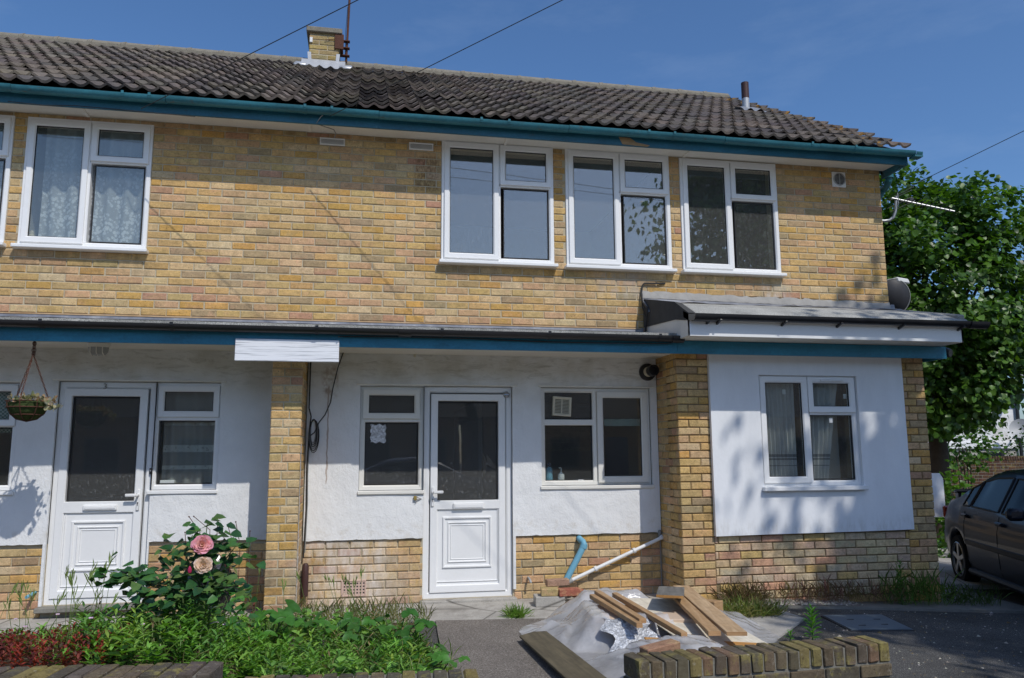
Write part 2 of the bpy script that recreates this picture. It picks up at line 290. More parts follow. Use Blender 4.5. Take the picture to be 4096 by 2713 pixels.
simple('alloy', (.42, .42, .42), .35, .5, .1, 8, metal=.7); simple('seat', (.05, .05, .055), .9, .1, .1, 6)
t = NT('tail_lamp'); t.bsdf((.30, .012, .01), .12, .6, 0, None, 1.0); MATS['tail_lamp'] = t.m
simple('steel_cover', (.10, .13, .155), .55, .4, .25, 9, bump=.4, bscale=60); simple('bin_bag', (.010, .010, .012), .22, .55, .2, 8, bump=.6, bscale=9)
simple('moss', (.05, .07, .025), .95, .05, .5, 20, bump=.9, bscale=40); simple('figure', (.50, .42, .28), .7, .2, .1, 12)
t = NT('mirror_glass'); t.bsdf((.35, .38, .45), .05, .6, .9); MATS['mirror_glass'] = t.m
# ---------------------------------------------------------------- mesh helpers
class MB:
    def __init__(s): s.v = []; s.f = []; s.c = []; s.sm = False; s.col = None
    def add(s, vs, fs, col=None):
        o = len(s.v); s.v.extend(tuple(v) for v in vs); s.f.extend(tuple(i+o for i in f) for f in fs)
        s.c.extend([col or s.col or (.5, .5, .5)]*len(vs)); return s
    def box(s, x0, x1, y0, y1, z0, z1, col=None):
        v = [(x, y, z) for x in (x0, x1) for y in (y0, y1) for z in (z0, z1)]
        return s.add(v, [(0, 1, 3, 2), (4, 6, 7, 5), (0, 4, 5, 1), (2, 3, 7, 6), (0, 2, 6, 4), (1, 5, 7, 3)], col)
    def obox(s, o, u, v, w, col=None, ch=0.0):
        """box from a corner o and three edge vectors, chamfered"""
        o, u, v, w = map(Vector, (o, u, v, w))
        if u.cross(v).dot(w) < 0: u, v = v, u
        if not ch:
            p = [o, o+u, o+u+v, o+v]; p = p+[q+w for q in p]
            return s.add(p, [(3, 2, 1, 0), (4, 5, 6, 7), (0, 1, 5, 4), (1, 2, 6, 5), (2, 3, 7, 6), (3, 0, 4, 7)], col)
        L = [u.length, v.length, w.length]; E = [u/L[0], v/L[1], w/L[2]]; ctr = o+(u+v+w)/2; idx = {}; pts = []
        for sx in (-1, 1):
            for sy in (-1, 1):
                for sz in (-1, 1):
                    sg = (sx, sy, sz)
                    for k in range(3):
                        q = ctr.copy()
                        for a in range(3): q += E[a]*sg[a]*(L[a]/2-(0 if a == k else ch))
                        idx[(sg, k)] = len(pts); pts.append(q)
        F = []
        def quad(keys): F.append([idx[k] for k in keys])
        for k in range(3):
            a, b = (k+1) % 3, (k+2) % 3
            for sg in (-1, 1):
                ks = []
                for sa, sb in ((-1, -1), (1, -1), (1, 1), (-1, 1)):
                    g = [0, 0, 0]; g[k] = sg; g[a] = sa; g[b] = sb; ks.append((tuple(g), k))
                quad(ks if sg > 0 else ks[::-1])
            for sa in (-1, 1):
                for sb in (-1, 1):
                    g0 = [0, 0, 0]; g0[k] = -1; g0[a] = sa; g0[b] = sb; g1 = list(g0); g1[k] = 1
                    g0, g1 = tuple(g0), tuple(g1); q = [(g0, a), (g1, a), (g1, b), (g0, b)]
                    quad(q if sa*sb < 0 else q[::-1])
        for sg in [(x, y, z) for x in (-1, 1) for y in (-1, 1) for z in (-1, 1)]:
            q = [(sg, 0), (sg, 1), (sg, 2)]; quad(q if sg[0]*sg[1]*sg[2] > 0 else q[::-1])
        return s.add(pts, F, col)
    def cbox(s, x0, x1, y0, y1, z0, z1, ch=.004, col=None):
        return s.obox((x0, y0, z0), (x1-x0, 0, 0), (0, y1-y0, 0), (0, 0, z1-z0), col, ch)
    def tube(s, pts, r, seg=8, col=None, caps=True):
        pts = [Vector(p) for p in pts]; n = len(pts); vs = []; prev = None
        rr = r if isinstance(r, (list, tuple)) else [r]*n
        for i, p in enumerate(pts):
            d = (pts[min(i+1, n-1)]-pts[max(i-1, 0)]).normalized()
            a = prev if prev is not None else (Vector((0, 0, 1)) if abs(d.z) < .9 else Vector((1, 0, 0)))
            a = (a-d*a.dot(d)).normalized(); b = d.cross(a); prev = a
            for k in range(seg):
                t = 2*math.pi*k/seg; vs.append(p+(a*math.cos(t)+b*math.sin(t))*rr[i])
        fs = [(i*seg+k, i*seg+(k+1) % seg, (i+1)*seg+(k+1) % seg, (i+1)*seg+k) for i in range(n-1) for k in range(seg)]
        if caps: fs += [tuple(range(seg))[::-1], tuple((n-1)*seg+k for k in range(seg))]
        s.sm = True; return s.add(vs, fs, col)
    def lathe(s, prof, c, axis=(0, 0, 1), seg=16, col=None, caps=False):
        c = Vector(c); ax = Vector(axis).normalized(); a = Vector((1, 0, 0)) if abs(ax.x) < .8 else Vector((0, 1, 0))
        a = (a-ax*a.dot(ax)).normalized(); b = ax.cross(a); vs = []
        for (r, h) in prof:
            for k in range(seg):
                t = 2*math.pi*k/seg; vs.append(c+ax*h+(a*math.cos(t)+b*math.sin(t))*r)
        n = len(prof); fs = [(i*seg+k, i*seg+(k+1) % seg, (i+1)*seg+(k+1) % seg, (i+1)*seg+k) for i in range(n-1) for k in range(seg)]
        if caps: fs += [tuple(range(seg))[::-1], tuple((n-1)*seg+k for k in range(seg))]
        s.sm = True; return s.add(vs, fs, col)
    def prismx(s, poly, x0, x1, col=None):
        """polygon of (y,z) swept along x"""
        n = len(poly); v = [(x0, y, z) for y, z in poly]+[(x1, y, z) for y, z in poly]
        f = [(i, (i+1) % n, n+(i+1) % n, n+i) for i in range(n)]+[tuple(range(n))[::-1], tuple(range(n, 2*n))]
        return s.add(v, f, col)
    def ring(s, x0, x1, z0, z1, w, y, depth, bev=.012, col=None):
        """mitred frame facing -y: flat front, chamfered inner edge"""
        def rc(i, yy): return [(x0+i, yy, z0+i), (x1-i, yy, z0+i), (x1-i, yy, z1-i), (x0+i, yy, z1-i)]
        v = rc(0, y+depth)+rc(0, y+.004)+rc(.004, y)+rc(w-bev, y)+rc(w, y+bev)+rc(w, y+depth); f = []
        for k in range(5):
            for i in range(4): f.append((k*4+i, k*4+(i+1) % 4, k*4+4+(i+1) % 4, k*4+4+i))
        for i in range(4): f.append((20+i, 20+(i+1) % 4, (i+1) % 4, i))
        return s.add(v, f, col)
    def grid(s, P, col=None, C=None):
        P = np.asarray(P); nu, nv = P.shape[:2]; o = len(s.v); s.v.extend(map(tuple, P.reshape(-1, 3).tolist()))
        s.f.extend((o+i*nv+j, o+i*nv+j+1, o+(i+1)*nv+j+1, o+(i+1)*nv+j) for i in range(nu-1) for j in range(nv-1))
        s.c.extend([col or (.5, .5, .5)]*(nu*nv) if C is None else [tuple(c) for c in np.asarray(C).reshape(-1, 3)]); s.sm = True; return s
    def mesh(s, name, mat):
        me = bpy.data.meshes.new(name); me.from_pydata(s.v, [], s.f)
        a = me.color_attributes.new('Col', 'FLOAT_COLOR', 'POINT'); cc = np.ones((len(s.v), 4), np.float32); cc[:, :3] = np.array(s.c, np.float32).reshape(-1, 3); a.data.foreach_set('color', cc.ravel())
        if mat: me.materials.append(MATS[mat] if isinstance(mat, str) else mat)
        if s.sm: me.shade_smooth(); me.set_sharp_from_angle(angle=R(38))
        return me
def woff(o):
    v = Vector((0, 0, 0))
    while o is not None: v += o.location; o = o.parent
    return v
def link(name, me, parent=None):
    o = bpy.data.objects.new(name, me); COL.objects.link(o)
    if parent is not None: o.parent = parent; o.location = -woff(parent)
    return o
def part(name, mb, mat, parent, label=None):
    o = link(name, mb.mesh(name, mat), parent)
    if label: o['label'] = label
    return o
def tag(o, label=None, cat=None, group=None, kind=None):
    for k, v in (('label', label), ('category', cat), ('group', group), ('kind', kind)):
        if v: o[k] = v
    return o
def thing(name, loc, label, cat, group=None):
    o = bpy.data.objects.new(name, None); COL.objects.link(o); o.location = loc; o.empty_display_size = .2
    return tag(o, label, cat, group)
def single(name, mb, mat, label, cat, group=None): return tag(link(name, mb.mesh(name, mat)), label, cat, group)
def struct(name, mb, mat): return tag(link(name, mb.mesh(name, mat)), kind='structure')
def arr_mesh(name, V, Fc, C, mat, smooth=False):
    """fast mesh from arrays of one face size"""
    V = np.asarray(V, np.float32); Fc = np.asarray(Fc, np.int32); me = bpy.data.meshes.new(name); n, k = Fc.shape
    me.vertices.add(len(V)); me.vertices.foreach_set('co', V.ravel()); me.loops.add(n*k); me.loops.foreach_set('vertex_index', Fc.ravel())
    me.polygons.add(n); me.polygons.foreach_set('loop_start', np.arange(0, n*k, k, dtype=np.int32)); me.update(calc_edges=True)
    a = me.color_attributes.new('Col', 'FLOAT_COLOR', 'POINT'); cc = np.ones((len(V), 4), np.float32); cc[:, :3] = C; a.data.foreach_set('color', cc.ravel())
    me.materials.append(MATS[mat])
    if smooth: me.shade_smooth()
    return me
def jit(c, a=.12, g=.05):
    k = 1+random.uniform(-a, a); return tuple(max(.003, x*k*(1+random.uniform(-g, g))) for x in c)
# ---------------------------------------------------------------- ground
gx = [-160, -80, -40, -20, -10]+[x*.5 for x in range(-12, 40)]+[24, 30, 40, 60, 90, 160]
gy = [-160, -80, -40, -20]+[y*.5 for y in range(-24, 30)]+[18, 25, 40, 80, 160]
m = MB(); m.grid([[(x, y, gz(x, y)-.012) for y in gy] for x in gx]); struct('ground', m, 'asphalt')
def sheet(name, poly, z, mat, th=.05):
    n = len(poly); m = MB(); v = [(x, y, gz(x, y)+z) for x, y in poly]; v += [(x, y, q-th) for (x, y, q) in v]
    m.add(v, [tuple(range(n))]+[(i, n+i, n+(i+1) % n, (i+1) % n) for i in range(n)]); return struct(name, m, mat)
sheet('garden_path', [(3.62, -5.0), (4.92, -5.0), (5.35, -2.4), (4.95, -1.0), (3.85, -.86)], .006, 'aggregate')
sheet('concrete_apron', [(3.7, -.86), (4.95, -1.0), (5.4, -2.4), (6.15, -2.25), (6.95, -1.42), (6.9, -.5), (6.2, -.3), (6.2, .02), (3.2, .02), (3.2, -.8)], .003, 'concrete')
sheet('house_kerb', [(6.22, -.95), (7.0, -.90), (7.9, -.93), (8.9, -1.0), (9.7, -1.05), (9.9, .5), (9.05, .5), (9.0, -.50), (6.22, -.50)], .012, 'concrete_dark')
sheet('rear_drive', [(9.2, .6), (13, .1), (15, 7), (9.2, 7)], .02, 'concrete')
sheet('bed_edging', [(-3, -.62), (1.45, -.62), (2.3, -.95), (3.6, -.9), (3.7, .02), (-3, .02)], .002, 'concrete')
# flower bed, slightly mounded
def bedz(x, y):
    e = min(max(0, (x+3)/.4), max(0, (3.72-x)/.25), max(0, (-.75-y)/.3), max(0, (y+4.1)/.3), 1)
    s = lambda t: max(0, min(1, t))**2*(3-2*max(0, min(1, t)))
    rise = s((-y-1.5)/2.0)*(.12+.22*s((2.75-x)/.5))
    return -.02+max(0, e)*(.06*(1+.4*math.sin(3.1*x+1.7*y)*math.cos(2.3*y))+rise)
m = MB(); m.grid([[(x, y, bedz(x, y)) for y in np.arange(-4.15, -.6, .12)] for x in np.arange(-3, 3.85, .12)]); struct('flower_bed', m, 'soil')
# street side of the garden: unseen pavement kerb and road, made pale to bounce light on to the front
sheet('pavement', [(-30, -10.2), (7, -10.2), (40, -10.2), (40, -5.0), (11.5, -5.0), (7, -5.0), (-30, -5.0)], .008, 'concrete', .12)
sheet('road', [(-60, -19.5), (7, -19.5), (60, -19.5), (60, -10.3), (7, -10.3), (-60, -10.3)], -.002, 'concrete_road', .12)
# ---------------------------------------------------------------- the house
H = thing('terraced_house', (4.5, 3.5, 0), 'two storey yellow brick terraced house with white ground floor, blue gutters and brown tiled roof', 'house')
PAL = [((.575, .378, .158), 34), ((.585, .42, .225), 26), ((.565, .332, .105), 12), ((.565, .362, .20), 16), ((.49, .275, .175), 4), ((.40, .295, .17), 9), ((.51, .365, .165), 8), ((.60, .455, .27), 7)]
PALN = [((.64, .49, .28), 26), ((.58, .41, .28), 26), ((.60, .41, .16), 16), ((.58, .32, .21), 8), ((.54, .44, .29), 16)]
PALO = [((.095, .085, .065), 34), ((.13, .10, .07), 16), ((.20, .16, .065), 12), ((.105, .088, .075), 18), ((.19, .12, .08), 5)]
def pick(pal):
    t = random.uniform(0, sum(w for _, w in pal))
    for c, w in pal:
        t -= w
        if t <= 0: return jit(c, .11, .035)
    return pal[0][0]
BRICKS = []
def brick_geo(o, u, n, a0, a1, z0, z1, proud=0.0, dep=.045, c=.006):
    """one brick: front face chamfered, sides; o origin, u along wall, n outward"""
    o, u, n = Vector(o), Vector(u), Vector(n); zz = Vector((0, 0, 1)); v = []
    j = lambda: random.uniform(-.0018, .0018)
    for (ins, d) in ((0, -dep), (0, -c+proud), (c, proud)):
        for (a, z) in ((a0+ins, z0+ins), (a1-ins, z0+ins), (a1-ins, z1-ins), (a0+ins, z1-ins)):
            v.append(o+u*(a+j())+zz*(z+j())+n*d)
    f = [(8, 9, 10, 11)]
    for k in (0, 4):
        for i in range(4): f.append((k+i, k+(i+1) % 4, k+4+(i+1) % 4, k+4+i))
    if u.cross(zz).dot(n) < 0: f = [q[::-1] for q in f]
    return v, f
def add_brick(o, u, n, a0, a1, z0, z1, pal, mat='brick', proud=None):
    if a1-a0 < .025 or z1-z0 < .02: return
    pr = random.uniform(-.002, .0025) if proud is None else proud
    v, f = brick_geo(o, u, n, a0, a1, z0, z1, pr); BRICKS.append((v, f, pick(pal), mat))
def courses(o, u, n, length, z_first, rows, phase, holes=(), ends=None, pal=PAL, mat='brick', z_lo=-9, z_hi=99, shift=None):
    """running bond; z_first = centre of row 0; holes = (a0,a1,z0,z1)"""
    for r in rows:
        zc = z_first+.075*r; z0, z1 = max(zc-.0325, z_lo), min(zc+.0325, z_hi)
        if z1-z0 < .02: continue
        off = phase+(.1125 if r % 2 else 0); k0 = int(math.floor((0-off)/.225))-1
        for k in range(k0, k0+int(length/.225)+4):
            a0 = off+k*.225+.005; a1 = a0+.215
            if shift: a0, a1 = shift(a0, True), shift(a1, False)
            a0 += random.uniform(-.003, .003); a1 += random.uniform(-.003, .003)
            segs = [(max(a0, 0), min(a1, length))]
            for (h0, h1, q0, q1) in holes:
                if q0 < zc < q1:
                    ns = []
                    for (b0, b1) in segs:
                        if b1 <= h0 or b0 >= h1: ns.append((b0, b1)); continue
                        if b0 < h0: ns.append((b0, h0-.004))
                        if b1 > h1: ns.append((h1+.004, b1))
                    segs = ns
            for (b0, b1) in segs: add_brick(o, u, n, b0, b1, z0, z1, pal, mat)
def wall_slab(name, x0, x1, z0, z1, yf, yb, holes, mat, parent=H):
    """wall with openings, front at yf, back at yb, reveals included"""
    xs = sorted({x0, x1, *[h[0] for h in holes], *[h[1] for h in holes]}); zs = sorted({z0, z1, *[h[2] for h in holes], *[h[3] for h in holes]})
    m = MB()
    for i in range(len(xs)-1):
        for k in range(len(zs)-1):
            cx, cz = (xs[i]+xs[i+1])/2, (zs[k]+zs[k+1])/2
            if any(h[0] < cx < h[1] and h[2] < cz < h[3] for h in holes): continue
            for y, fl in ((yf, 0), (yb, 1)):
                q = [(xs[i], y, zs[k]), (xs[i+1], y, zs[k]), (xs[i+1], y, zs[k+1]), (xs[i], y, zs[k+1])]
                m.add(q[::-1] if fl else q, [(0, 1, 2, 3)])
    def rim(a0, a1, b0, b1, inv):
        P = [(a0, b0), (a1, b0), (a1, b1), (a0, b1)]
        for i in range(4):
            (xa, za), (xb, zb) = P[i], P[(i+1) % 4]; q = [(xa, yf, za), (xb, yf, zb), (xb, yb, zb), (xa, yb, za)]
            m.add(q if inv else q[::-1], [(0, 1, 2, 3)])
    rim(x0, x1, z0, z1, False)
    for h in holes: rim(*h, True)
    return part(name, m, mat, parent)
XL, XR = -2.6, 9.04
# openings
UP = [(-1.26, -.095, 3.355, 4.60), (.02, 1.14, 3.345, 4.60), (3.955, 5.143, 3.358, 4.655), (5.277, 6.45, 3.356, 4.648), (6.574, 7.727, 3.356, 4.63)]
LOW = [(-1.1, .15, 1.10, 2.065), (.47, 1.31, .10, 2.085), (1.31, 1.885, 1.09, 2.085), (3.18, 3.80, 1.06, 2.07), (3.80, 4.685, .03, 2.075), (4.98, 6.15, 1.085, 2.075)]
wall_slab('upper_wall', XL, XR, 2.42, 4.64, .007, .24, UP, 'mortar')
def shift17(a, left):
    n = a+XL
    return a-.035 if n > 16.3*.225 else a
holesU = [(a-XL, b-XL, c, d) for a, b, c, d in UP]
courses((XL, 0, 0), (1, 0, 0), (0, -1, 0), XR-XL, 3.2, range(-7, 20), -XL, holesU, shift=shift17, z_hi=4.638)
# return bricks on the right hand corner of the upper wall
for r in range(-7, 20):
    z = 3.2+.075*r; add_brick((XR, 0, 0), (0, 1, 0), (1, 0, 0), .006, .102 if r % 2 else .215, z-.0325, min(z+.0325, 4.638), PAL)
# lower wall: stucco above, brick plinth below
wall_slab('lower_wall', XL, XR, -.2, 2.42, .012, .24, LOW+[(6.62, 8.7, .05, 2.28)], 'mortar')
def stucco(x0, x1, holes, zb=.61):
    m = MB(); xs = sorted({x0, x1, *[min(max(h[0], x0), x1) for h in holes], *[min(max(h[1], x0), x1) for h in holes]}); zs = sorted({zb, 2.40, *[h[2] for h in holes if h[2] > zb], *[h[3] for h in holes]})
    for i in range(len(xs)-1):
        for k in range(len(zs)-1):
            cx, cz = (xs[i]+xs[i+1])/2, (zs[k]+zs[k+1])/2
            if any(h[0] < cx < h[1] and h[2] < cz < h[3] for h in holes): continue
            nx = max(1, int((xs[i+1]-xs[i])/.05)); nz = max(1, int((zs[k+1]-zs[k])/.05))
            P = [[(xs[i]+(xs[i+1]-xs[i])*a/nx, -.018-.003*math.sin(7*(xs[i]+(xs[i+1]-xs[i])*a/nx)+3*(zs[k]+(zs[k+1]-zs[k])*b/nz)), zs[k]+(zs[k+1]-zs[k])*b/nz+(random.uniform(-.006, .006) if (b == 0 and abs(zs[k]-zb) < 1e-6) else 0)) for b in range(nz+1)] for a in range(nx+1)]
            m.grid([[P[a][b] for b in range(nz+1)] for a in range(nx+1)])
    for h in holes:     # reveals
        a0, a1 = max(h[0], x0), min(h[1], x1)
        for q in ([(a0, -.018, max(h[2], zb)), (a0, .05, max(h[2], zb)), (a0, .05, h[3]), (a0, -.018, h[3])], [(a1, .05, max(h[2], zb)), (a1, -.018, max(h[2], zb)), (a1, -.018, h[3]), (a1, .05, h[3])], [(a0, -.018, h[3]), (a0, .05, h[3]), (a1, .05, h[3]), (a1, -.018, h[3])], [(a0, -.018, h[2]), (a1, -.018, h[2]), (a1, .05, h[2]), (a0, .05, h[2])]):
            if min(p[2] for p in q) >= zb-1e-6: m.add(q, [(0, 1, 2, 3)])
    for i in range(len(xs)-1):
        if not any(h[0] < (xs[i]+xs[i+1])/2 < h[1] and h[2] < zb for h in holes): m.add([(xs[i], -.02, zb), (xs[i+1], -.02, zb), (xs[i+1], .012, zb), (xs[i], .012, zb)], [(0, 1, 2, 3)])
    m.sm = False
    return part('stucco_wall', m, 'stucco', H)
stucco(XL, 2.39, LOW[:3], .63); stucco(2.68, 6.22, LOW[3:], .605)
for (a, b) in ((XL, .455), (1.325, 2.39), (2.68, 3.80), (4.70, 6.22)):
    courses((a, 0, 0), (1, 0, 0), (0, -1, 0), b-a, .56, range(-9, 1), (.02 if a < 4 else .0)-.04, z_hi=.615)
# wing wall between the two porches
PX0, PX1, PY = 2.405, 2.668, -.56
m = MB(); m.box(PX0+.006, PX1-.006, PY+.006, .01, -.2, 2.385); part('wing_wall', m, 'mortar', H)
for r in range(-26, 8):
    z = 1.908+.0757*r; a = .105 if r % 2 else .158
    for (b0, b1) in ((0, a-.005), (a+.005, PX1-PX0)): add_brick((PX0, PY, 0), (1, 0, 0), (0, -1, 0), b0, b1, z-.033, z+.033, PAL)
    for k in range(-1, 3):
        b0 = k*.225+(.1125 if r % 2 else 0); add_brick((PX1, PY, 0), (0, 1, 0), (1, 0, 0), max(b0, .006), min(b0+.215, .56), z-.033, z+.033, PAL)
        add_brick((PX0, PY, 0), (0, 1, 0), (-1, 0, 0), max(b0, .006), min(b0+.215, .56), z-.033, z+.033, PAL)
m = MB(); m.grid([[(PX1+.004, PY+.012+.06*i, z) for z in np.arange(.05, 1.55, .05)] for i in range(2)]); part('paint_strip', m, 'white_matt', H)
# projecting bay on the right
BX0, BX1, BY = 6.225, 8.965, -.56
PW = (7.07, 8.15, 1.075, 2.17)
wall_slab('bay_wall', BX0+.006, BX1-.006, -.4, 2.39, BY+.012, -.34, [PW], 'mortar_new')
m = MB(); m.box(BX0+.007, BX0+.10, BY+.3, .01, -.4, 2.385); m.box(BX1-.2, BX1-.007, BY+.3, .4, -.4, 2.385); m.box(BX0+.1, BX1-.2, -.35, .01, 2.30, 2.384); part('bay_side_wall', m, 'mortar', H)
for r in range(-26, 7):
    z = 1.911+.0748*r; w = .3275
    a = .1075 if r % 2 else .2200
    for (b0, b1) in ((0, a-.005), (a+.005, w)): add_brick((BX0, BY, 0), (1, 0, 0), (0, -1, 0), b0, b1, z-.0325, z+.0325, PAL)
    for k in range(-1, 3):
        b0 = k*.19+(.095 if r % 2 else 0); add_brick((BX0, BY, 0), (0, 1, 0), (-1, 0, 0), max(b0, .006), min(b0+.18, .56), z-.0325, z+.0325, PAL)
for r in range(-32, 7):
    z = 1.911+.0748*r
    if z < -.2: continue
    a = .1075 if r % 2 else .2025
    for (b0, b1) in ((0, a-.005), (a+.005, .312)): add_brick((BX1-.312, BY, 0), (1, 0, 0), (0, -1, 0), b0, b1, z-.0325, z+.0325, PAL)
    for k in range(-1, 4):
        b0 = k*.225+(.1125 if r % 2 else 0); add_brick((BX1, BY, 0), (0, 1, 0), (1, 0, 0), max(b0, .006), min(b0+.215, .9), z-.0325, z+.0325, PAL)
courses((BX0+.333, BY, 0), (1, 0, 0), (0, -1, 0), 2.09, .575, range(-11, 1), .03, pal=PALN, mat='brick_new')
# white board on the bay
m = MB(); x0, x1, z0, z1 = 6.548, 8.68, .612, 2.395; Y0, Y1 = BY-.045, BY-.004
xs = [x0, PW[0], PW[1], x1]; zs = [z0, PW[2], PW[3], z1]
for i in range(3):
    for k in range(3):
        if i == 1 and k == 1: continue
        m.add([(xs[i], Y0, zs[k]+(.02*i/3 if k == 0 else 0)), (xs[i+1], Y0, zs[k]+(.02*(i+1)/3 if k == 0 else 0)), (xs[i+1], Y0, zs[k+1]), (xs[i], Y0, zs[k+1])], [(0, 1, 2, 3)])
for (a, b) in (((x0, z0), (x1, z0+.02)), ((x1, z0+.02), (x1, z1)), ((x1, z1), (x0, z1)), ((x0, z1), (x0, z0))):
    m.add([(a[0], Y0, a[1]), (a[0], Y1, a[1]), (b[0], Y1, b[1]), (b[0], Y0, b[1])], [(0, 1, 2, 3)])
for (a, b) in (((PW[0], PW[2]), (PW[1], PW[2])), ((PW[1], PW[2]), (PW[1], PW[3])), ((PW[1], PW[3]), (PW[0], PW[3])), ((PW[0], PW[3]), (PW[0], PW[2]))):
    m.add([(a[0], Y0, a[1]), (b[0], Y0, b[1]), (b[0], Y1+.03, b[1]), (a[0], Y1+.03, a[1])], [(0, 1, 2, 3)])
part('wall_board', m, 'panel_white', H)
# rest of the shell: gable, back, floors, rooms
m = MB(); m.box(XR-.235, XR-.004, .24, 7.9, -.4, 4.64); m.add([(XR-.002, 0.1, 4.6), (XR-.002, 7.9, 4.6), (XR-.002, 3.95, 7.1), (XR-.24, .1, 4.6), (XR-.24, 7.9, 4.6), (XR-.24, 3.95, 7.1)], [(0, 1, 2), (5, 4, 3), (0, 2, 5, 3), (1, 4, 5, 2)], (.45, .31, .14)); m.c = [(.45, .31, .14)]*len(m.v)
m.box(XL-.24, XL-.001, .0, 7.9, -.2, 4.64, (.45, .31, .14)); m.box(XL, XR-.236, 7.68, 7.9, -.2, 4.64, (.45, .31, .14)); part('gable_wall', m, 'brick', H)
m = MB(); m.box(XL, XR-.24, .25, 7.6, -.1, .035); m.box(XL, XR-.24, .25, 7.6, 2.44, 2.62); m.box(XL, XR-.24, .25, 7.6, 4.66, 4.72); part('floor', m, 'room_floor', H)
m = MB()
for z0, z1 in ((.036, 2.439), (2.621, 4.659)):
    m.box(XL, XR-.24, 3.1, 3.2, z0, z1)
for x in (2.5, 4.85, 6.52): m.box(x-.05, x+.05, .25, 3.1, .036, 2.439)
for x in (-.03, 2.5, 6.51): m.box(x-.045, x+.045, .25, 3.1, 2.621, 4.659)
part('partition', m, 'room', H)
# ---------------------------------------------------------------- windows and doors
def pane(x0, x1, z0, z1, y, parent, mat='glass'):
    m = MB(); m.box(x0, x1, y, y+.006, z0, z1); return part('pane', m, mat, parent)
def sash(x0, x1, z0, z1, y, parent, w=.058, mat='upvc', gmat='glass', name='sash'):
    m = MB(); m.ring(x0, x1, z0, z1, w, y, .05); m.box(x0+.12, x0+.16, y-.003, y+.001, z0+.001, z0+.006); s = part(name, m, mat, parent)
    m = MB(); m.ring(x0+w-.003, x1-w+.003, z0+w-.003, z1-w+.003, .008, y+.013, .02, .002); part('gasket', m, 'gasket', parent)
    pane(x0+w-.004, x1-w+.004, z0+w-.004, z1-w+.004, y+.022, parent, gmat)
def fixed(x0, x1, z0, z1, y, parent, gmat='glass'):
    m = MB(); m.ring(x0-.002, x1+.002, z0-.002, z1+.002, .010, y+.016, .02, .002); part('gasket', m, 'gasket', parent)
    pane(x0, x1, z0, z1, y+.024, parent, gmat)
def frame(x0, x1, z0, z1, y, bars=(), mat='upvc', w=.05, name='window', sill=True, proud=.075, sillx=.025):
    m = MB(); m.ring(x0, x1, z0, z1, w, y, .07, .014)
    for b in bars: m.cbox(b[0], b[1], y+.001, y+.07, b[2], b[3], .006)
    o = part(name, m, mat, H)
    if sill:
        m = MB(); m.cbox(x0-sillx, x1+sillx, y-proud, y+.03, z0-.036, z0-.001, .006); part('sill', m, mat, o)
    return o
def upper(x0, x1, z0, z1, gm=('glass',)*3, y=-.012):
    w = x1-x0; mu = x0+.505*w; tr = 4.205
    o = frame(x0, x1, z0, z1, y, [(mu-.02, mu+.02, z0+.04, z1-.04), (mu, x1-.04, tr-.03, tr+.01)])
    sash(x0+.028, mu-.004, z0+.028, z1-.028, y-.02, o, gmat=gm[0])
    sash(mu+.012, x1-.022, tr-.012, z1-.028, y-.02, o, gmat=gm[1])
    fixed(mu+.05, x1-.058, z0+.058, tr-.042, y, o, gm[2]); return o
upper(*UP[0]); upper(*UP[1])
for k, u in enumerate(UP[2:]): upper(*u, gm=('glass_dusty',)*3)
# ground floor windows
y = .022
o = frame(*LOW[0], y, [(-1.06, .11, 1.665, 1.70), (-.50, -.46, 1.14, 2.03)], proud=.06)
sash(-.46, .128, 1.675, 2.045, y-.018, o); fixed(-.45, .10, 1.15, 1.66, y, o); fixed(-1.05, -.51, 1.15, 1.66, y, o); sash(-1.07, -.5, 1.675, 2.045, y-.018, o)
o = frame(1.29, 1.885, 1.09, 2.085, y, [(1.33, 1.85, 1.728, 1.765)], proud=.055, sillx=.01)
sash(1.325, 1.872, 1.76, 2.055, y-.018, o); fixed(1.352, 1.852, 1.145, 1.728, y, o)
o = frame(3.18, 3.80, 1.06, 2.07, y, [(3.22, 3.77, 1.718, 1.752)], 'upvc_old', proud=.06, sillx=.01)
sash(3.205, 3.762, 1.75, 2.038, y-.018, o, mat='upvc_old', gmat='glass_dark'); fixed(3.228, 3.742, 1.118, 1.715, y, o, 'glass_dark')
o = frame(4.98, 6.15, 1.085, 2.075, y, [(5.53, 5.575, 1.12, 2.04), (5.02, 5.54, 1.69, 1.75)], 'upvc_old', proud=.06, sillx=.015)
fixed(5.02, 5.525, 1.752, 2.03, y, o, 'glass_dark'); fixed(5.02, 5.525, 1.135, 1.692, y, o, 'glass'); sash(5.578, 6.118, 1.108, 2.038, y-.02, o, .066, 'upvc_old', 'glass')
y = BY-.008
o = frame(PW[0], PW[1], PW[2], PW[3], y, [(7.585, 7.63, PW[2]+.03, PW[3]-.03), (7.6, 8.12, 1.775, 1.81)], proud=.05, sillx=.0)
sash(7.088, 7.604, PW[2]+.03, PW[3]-.012, y-.02, o, .062); sash(7.612, 8.132, 1.80, PW[3]-.012, y-.02, o, .062); fixed(7.635, 8.095, 1.135, 1.775, y, o)
m = MB(); m.cbox(7.75, 8.00, y-.035, y-.02, 2.115, 2.135, .004); part('trickle_vent', m, 'white_plastic', o)
m = MB(); m.cbox(7.05, 8.17, BY-.10, BY-.01, 1.03, 1.074, .006); part('sill', m, 'upvc', o)
